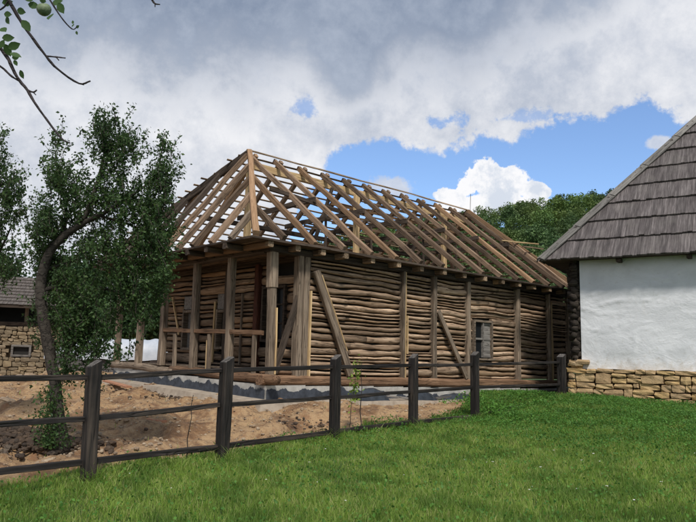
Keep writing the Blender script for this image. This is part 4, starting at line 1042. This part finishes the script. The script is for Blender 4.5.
k = (grassy(x, y) > .5+.3*R.normal(size=len(x))*.5); x, y = x[k], y[k]
# not under the white house
def inside_base(x, y):
    c_, s_ = math.cos(-math.atan2(-1.30, 2.04)), math.sin(-math.atan2(-1.30, 2.04)); u = (x-5.95)*c_-(y-17)*s_; v = (x-5.95)*s_+(y-17)*c_; return (v > -.12) & (u > -.25)
def in_house(x, y):
    u = (x-HO.x)*math.cos(YAW)+(y-HO.y)*math.sin(YAW); v = -(x-HO.x)*math.sin(YAW)+(y-HO.y)*math.cos(YAW); return (v > -.1) & (u > -.1)
k = ~inside_base(x, y) & ~in_house(x, y); x, y = x[k], y[k]
pat = fbm(x*.8, y*.8, 3)
pat2 = fbm(x*3.1+9, y*3.1, 3); hg = (.045+.05*np.clip(pat+.5, 0, 1)+.07*np.clip(pat2+.05, 0, 1))*R.uniform(.6, 1.5, len(x))*(1+.25*np.clip((y-12)/4, 0, 1)); wd = R.uniform(.0022, .0042, len(x))*(1+.10*np.clip(y-6, 0, 10))
print('blades', len(x)); blades('grass', x, y, hg, wd, M_grass, 'short green meadow grass in front of the fence')
# taller tufts, some dry, along the fence and scattered in the turf
TX = []; TY = []; TH = []
def tuft(cx, cy, n, h, sp_):
    TX.append(R.normal(cx, sp_, n)); TY.append(R.normal(cy, sp_, n)); TH.append(h*R.uniform(.5, 1.2, n))
for i in range(len(FP)-1):
    for k in range(46): q = FP[i].lerp(FP[i+1], R.random()); tuft(q.x+R.normal()*.07+.03, q.y+R.normal()*.07-.03, 14, R.uniform(.08, .19), .02)
for q in FP:
    for k in range(9): tuft(q.x+R.normal()*.09+.04, q.y+R.normal()*.09-.06, 22, R.uniform(.12, .24), .025)
for k in range(900):
    cx, cy = R.uniform(-4, 9), R.uniform(5.5, 16.5)
    if grassy(np.array([cx]), np.array([cy]))[0] > .9 and not inside_base(cx, cy): tuft(cx, cy, 16, R.uniform(.08, .17), .03)
TX, TY, TH = map(np.concatenate, (TX, TY, TH)); k = in_view(TX, TY) & ~inside_base(TX, TY); TX, TY, TH = TX[k], TY[k], TH[k]
blades('tall_grass', TX, TY, TH, R.uniform(.003, .005, len(TX)), M_grass, 'taller grass tufts along the fence and scattered through the turf', bend=.9)
# clover and broad leaves, thick on the bank by the stone base
n = 420000; x = R.uniform(-5, 13, n); y = R.uniform(4.5, 18, n); lush = np.clip((y-(9.5-.25*x))/3.5+.6*fbm(x*.7+3, y*.7, 3), .10, 1)
k = in_view(x, y) & (R.random(n) < lush) & (grassy(x, y) > .5) & ~inside_base(x, y) & ~in_house(x, y); x, y = x[k], y[k]
zc = gz(x, y)+R.uniform(.03, .11, len(x))*(1+.8*np.clip(fbm(x*2.2, y*2.2, 2)+.3, 0, 1)); print('clover', len(x))
cl = leaves('clover', np.stack([x, y, zc], 1), .034, M_clover, flat=1.2, aspect=.8); tag(cl, 'lush dark clover and broad leaved ground cover on the bank below the stone base', 'ground cover', kind='stuff')
# weeds round the fifth post and on the bank
WC = []
for (px_, py_, Y, hgt, n, spread) in [(489, 420, 13.2, .34, 420, .45), (500, 418, 13.7, .25, 260, .5), (535, 408, 14.6, .25, 200, .5), (472, 402, 15.2, .28, 260, .7), (520, 400, 15.6, .22, 200, .9)]:
    c_ = at(px_, py_, Y); c_.z = hz(c_.x, c_.y)
    C = np.stack([R.normal(c_.x, spread*.5, n), R.normal(c_.y, spread*.4, n), c_.z+R.uniform(.04, hgt, n)], 1); C[:, 2] -= .6*((C[:, 0]-c_.x)**2+(C[:, 1]-c_.y)**2)/spread
    C[:, 2] = np.maximum(C[:, 2], c_.z+.03); WC.append(C)
o = leaves('weeds', np.concatenate(WC), .06, M_weed, flat=.8, aspect=.75); tag(o, 'bright green broad leafy weeds around the fifth fence post', 'weeds', kind='stuff')
# daisies
fx, fy = R.uniform(-2.5, 5, 46), R.uniform(6.3, 11.5, 46); k = (grassy(fx, fy) > .9); fx, fy = fx[k], fy[k]
V = []; F = []
for x_, y_ in zip(fx, fy):
    z_ = hz(x_, y_)+.075; r_ = random.uniform(.008, .017); n0 = len(V); V += [(x_, y_, z_+.004)]+[(x_+r_*math.cos(a*math.pi/3), y_+r_*math.sin(a*math.pi/3), z_+random.uniform(-.003, .006)) for a in range(6)]
    F += [(n0, n0+1+a, n0+1+(a+1) % 6) for a in range(6)]
o = mk('clover_flowers', V, F, M_white); tag(o, 'tiny white clover flowers dotted over the grass', 'flowers', kind='stuff')

# ------------------------------------------------------------------ things lying in the dirt
def rock(name, x, y, s, m, label=None, cat=None, group=None, sink=.25, q=None):
    V, F = stone_mesh(q if q is not None else random.randrange(40), True); o = mk(name, V, F, m, None)
    o.scale = s; o.location = (x, y, float(gz(np.array([x]), np.array([y]), True)[0])+s[2]*(.5-sink)); o.rotation_euler = (random.uniform(-.3, .3), random.uniform(-.3, .3), random.uniform(0, 6.28))
    if label: tag(o, label, cat, group)
    return o
def joined(name, spots, m, label, cat):
    V = []; F = []
    for (x, y, z, s) in spots:
        v, f = stone_mesh(random.randrange(60), True); n0 = len(V); a = random.uniform(0, 6.28); ca, sa = math.cos(a), math.sin(a); tl = Matrix.Rotation(random.uniform(-.7, .7), 3, 'X') @ Matrix.Rotation(random.uniform(-.7, .7), 3, 'Y'); v = [tl @ Vector(p) for p in v]; sx, sy, sz = s*random.uniform(.7, 1.3), s*random.uniform(.7, 1.3), s*random.uniform(.5, .9)
        for p in v:
            qx, qy, qz = p[0]*sx, p[1]*sy, p[2]*sz; V.append((x+qx*ca-qy*sa, y+qx*sa+qy*ca, z+qz))
        F += [tuple(k+n0 for k in ff) for ff in f]
    o = mk(name, V, F, m, None); tag(o, label, cat, kind='stuff')
sp = []
while len(sp) < 7000:
    Y_ = R.uniform(7.5, 24); X_ = R.uniform(-.58*Y_, 3)
    if grassy(np.array([X_]), np.array([Y_]))[0] < .4 and not in_house(X_, Y_) and R.random() < .35+.9*(fbm(np.array([X_*.8]), np.array([Y_*.8]), 3)[0]+.3):
        s_ = .010+.055*R.random()**4; sp.append((X_, Y_, float(gz(np.array([X_]), np.array([Y_]), True)[0])+s_*.1, s_))
joined('rubble', sp, M_rock, 'small stones and clods strewn over the bare clay', 'rubble')
sp = []
hc = at(12, 438, 9.0); hc.z = hz(hc.x, hc.y)
for i in range(2600):
    a, r_ = R.uniform(0, 6.28), abs(R.normal())*.42; x_, y_ = hc.x+r_*math.cos(a)*1.35, hc.y+r_*math.sin(a)*.8; sp.append((x_, y_, hz(x_, y_)+max(0, .30-.40*r_)*R.uniform(.75, 1), .02+.09*R.random()**2.5))
joined('soil_heap', sp, M_clod, 'heap of dark broken soil clods behind the fence at far left', 'soil heap')
sp = []
for (px_, py_, w_) in ((190, 385, 40), (135, 388, 20), (300, 418, 14), (140, 412, 12)):
    for i in range(w_*7):
        q = at(px_+R.normal()*19, py_, 1); Yd = {385: 14.2, 388: 14.6, 418: 11.2, 412: 11.3}[py_]+R.normal()*.35; x_ = q.x*Yd/q.y; s_ = .012+.06*R.random()**3; sp.append((x_, Yd, hz(x_, Yd)+.01, s_))
joined('dark_clods', sp, M_clod, 'darker earth clods scattered on the clay before the footing', 'earth clods')
for (px_, py_, Y_, s_, lab) in [(18, 381, 19.5, (.55, .3, .16), 'pale broken slab lying on the clay at the far left'), (52, 372, 22, (.6, .4, .3), 'grey boulder beside the barn wall, left of the trunk'), (64, 370, 21.5, (.5, .4, .34), 'grey boulder beside the barn wall, right of the trunk'), (30, 372, 22, (.6, .4, .24), 'flat boulder beneath the barn window'), (8, 396, 14, (.35, .3, .15), 'brown stone on the clay at the left picture edge'), (120, 372, 17.2, (.5, .3, .22), 'pale block under the far end of the porch sill')]:
    c_ = at(px_, py_, Y_); rock('boulder', c_.x, Y_, s_, M_rock, lab, 'rock', 'loose rocks')
def plank(p0, p1, w, h, m, lab, cat='plank', name='plank', group=None):
    o = beam(name, p0, p1, w, h, m); tag(o, lab, cat, group); return o
def gp(px_, Y_, dz=.03):
    c_ = at(px_, 400, Y_); return Vector((c_.x, Y_, hz(c_.x, Y_)+dz))
plank(gp(104, 16.4, .06), gp(128, 15.2, .05), .14, .04, M_plank, 'reddish board lying on the clay before the far porch corner', group='boards lying on the clay')
plank(gp(38, 14.6, .04), gp(50, 14.3, .04), .06, .04, M_plank, 'short orange board on the clay behind the curved trunk', group='boards lying on the clay')
plank(gp(150, 11.2, .03), gp(166, 11.0, .03), .10, .05, M_plank, 'stubby rust coloured board half buried in the clay', group='boards lying on the clay')
# along the footing, right: black sheet, grey boards, a light pipe
def hpt(a, b, c): return HM @ Vector(S(a, b, c))
def lump(a0, a1, c0, c1, lab, m=M_sheet, name='plastic_sheet', b0=-.26):
    V = []; F = []; n, k = 14, 8
    for i in range(n+1):
        for j in range(k+1):
            u = i/n; v = j/k; env = math.sin(math.pi*min(.97, u*.93+.05))**.5; z = c0+(c1-c0)*env*math.sin(math.pi*v)
            V.append(hpt(a0+(a1-a0)*u, b0+.26*(v-.5)+.02*noise.noise((u*7, v*5, a0)), z+.02*noise.noise((u*9, v*6, a0+3))))
    for i in range(n):
        for j in range(k): q = i*(k+1)+j; F.append((q, q+k+1, q+k+2, q+1))
    c_ = V[0].copy(); o = mk(name, [v-c_ for v in V], F, m, None, smooth=True, mw=Matrix.Translation(c_)); tag(o, lab, 'plastic sheet', 'plastic sheets along the footing')
lump(2.1, 3.0, -.29, -.03, 'rounded black plastic sheet bundle under the sill, left of the fourth fence post'); lump(3.75, 4.6, -.29, -.08, 'black plastic sheet bundle under the sill behind the fourth fence post')
lump(4.8, 6.3, -.29, -.14, 'low grey crumpled sheet under the sill left of the window')
plank(hpt(3.0, -.30, -.19), hpt(3.9, -.32, -.27), .05, .04, M_greyboard, 'thin grey board leaning between the two black sheet bundles', group='grey boards along the footing')
plank(hpt(4.6, -.34, -.25), hpt(6.4, -.24, -.15), .06, .05, M_greyboard, 'long grey board lying on the footing left of the window', group='grey boards along the footing')
plank(hpt(7.4, -.16, -.12), hpt(11.0, -.14, -.10), .10, .06, M_greyboard, 'long grey board under the sill right of the window', group='grey boards along the footing')

# saplings and tie wires at the fence
def sapling(p, hgt, lab, nl, m, r=.006, lean=(.02, 0), name='sapling'):
    t = empty(name, p); tag(t, lab, 'sapling', 'thin saplings by the fence')
    pts = [Vector((lean[0]*q+.012*math.sin(q*2.1), lean[1]*q, hgt*q/6)) for q in range(7)]; tube('stem', pts, np.linspace(r, r*.5, 7), M_bark, t, n=6)
    if nl:
        C = np.array([tuple(pts[0].lerp(pts[-1], R.uniform(.35, 1))+Vector(R.normal(size=3)*.045)) for _ in range(nl)]); o = leaves('foliage', C, .06, m, t, aspect=.5); o['kind'] = 'stuff'
c_ = gp(349, 10.7, 0); sapling(c_, 1.12, 'thin sapling with yellow green leaves right of the third fence post', 150, M_sapling)
c_ = gp(361, 10.6, 0); sapling(c_, 1.10, 'bare straight stick upright right of the yellow green sapling', 0, M_sapling, r=.009, lean=(0, 0))
c_ = gp(189, 8.2, 0); sapling(c_, .78, 'bare crooked twig standing against the lower rails left of the second fence post', 0, M_sapling, r=.008, lean=(.008, 0))

# ------------------------------------------------------------------ apple boughs hanging in at the top left
DB = 3.0
def B_(x, y, d=0): return at(x, y, DB+d)
def big_leaf(parent, O, p, ang, s, m):
    """single leaf blade with pointed tip, folded at the midrib"""
    V = []; F = []; prof = [(0, .02), (.18, .24), (.42, .33), (.68, .26), (.88, .10), (1, 0)]
    for (t, w) in prof: V += [(t*s, -w*s, .10*w*s), (t*s, 0, -.02*s), (t*s, w*s, .10*w*s)]
    for i in range(5): F += [(i*3, i*3+1, i*3+4, i*3+3), (i*3+1, i*3+2, i*3+5, i*3+4)]
    # roughly facing the viewer's side of the tree, hanging at random tilt
    mw = Matrix.Translation(Vector(p)-O) @ Matrix.Rotation(random.uniform(-.5, .5), 4, 'Z') @ Matrix.Rotation(math.pi/2+random.uniform(-.6, .5), 4, 'X') @ Matrix.Rotation(ang, 4, 'Z')
    mk('leaf', V, F, m, parent, smooth=True, mw=mw)
def bough(label, paths, lv, fruit):
    O = B_(*paths[0][0][0]); t = empty('apple_bough', O); tag(t, label, 'branch', 'apple boughs hanging in at the top left')
    for pts, r0, r1 in paths:
        sp_ = smoothpath([B_(*q) for q in pts], 4); tube('twig', [p-O for p in sp_], np.linspace(r0, r1, len(sp_)), M_twig, t, n=7, rough=.5)
    for (x, y, a, s) in lv: big_leaf(t, O, B_(x, y, random.uniform(-.06, .06)), math.radians(a), s, M_apple_leaf)
    for (x, y, r) in fruit:
        V = []; F = []; n, k = 12, 8
        for j in range(k+1):
            ph = math.pi*j/k; rr = math.sin(ph)*(1+.06*math.cos(ph)); zz = math.cos(ph)*.92-.12*math.exp(-(ph/.35)**2)
            for i in range(n): V.append((rr*r*math.cos(2*math.pi*i/n), rr*r*math.sin(2*math.pi*i/n), zz*r))
        for j in range(k):
            for i in range(n): F.append((j*n+i, (j+1)*n+i, (j+1)*n+(i+1) % n, j*n+(i+1) % n))
        mk('apple', V, F, M_applefruit, t, smooth=True, mw=Matrix.Translation(B_(x, y)-O) @ Matrix.Rotation(.5, 4, 'X'))
bough('upper apple bough with green leaves and one green apple, forked twig end', [([(-25, -60), (2, -14), (8.6, 0), (20, 20), (31.6, 37), (46, 56), (57.5, 69), (79, 83.5), (90.5, 81)], .010, .0035), ([(46, 56), (56, 57), (65.5, 58)], .004, .003), ([(56, 57), (59, 60.5)], .003, .002), ([(8.6, 0), (3, 8), (-6, 12)], .005, .003),
      ([(38, -20), (50, 0), (61, 17), (72, 29), (77, 27)], .005, .002), ([(79, 83.5), (84, 85)], .003, .002)],
      [(17, 10, -20, .052), (28, 4, -10, .055), (52, 4, 20, .055), (58, 3, -60, .06), (52, 14, -70, .06), (22, 20, -50, .062), (6, 17, -60, .045), (4, 14, -10, .045), (72, 27, 80, .022), (76, 28, 30, .022), (73, 24, 100, .02), (76, 31, -70, .02), (34, -2, 200, .05), (46, 2, 150, .045), (9, 6, 130, .045), (2, 3, 20, .05)], [(44, 9.5, .034)])
bough('lower apple bough with leaves near the left edge and a long bare twig', [([(-30, 10), (-8, 34), (0, 47), (8.6, 60), (17, 77), (27, 90), (37, 106), (50, 124), (62, 139), (70, 143)], .010, .0035), ([(-20, 55), (0, 66), (10, 75), (19, 81)], .006, .004), ([(27, 90), (33, 92), (37, 90)], .0045, .003), ([(33, 92), (36, 95)], .003, .002)],
      [(1, 28, -40, .055), (2, 38, 10, .055), (8, 48, 30, .06), (10, 53, -20, .055), (5, 44, -70, .06), (20, 70, -75, .045), (12, 58, 10, .042), (-3, 36, -100, .05), (14, 60, -60, .03), (0, 48, 60, .045)], [])
bough('short bare twig tip poking in at the top edge left of centre', [([(140, -22), (151, -2), (155, 3.5), (160, 4.5)], .006, .003), ([(155, 3.5), (155, 7)], .003, .002)], [], [])
print('logs', nlog)
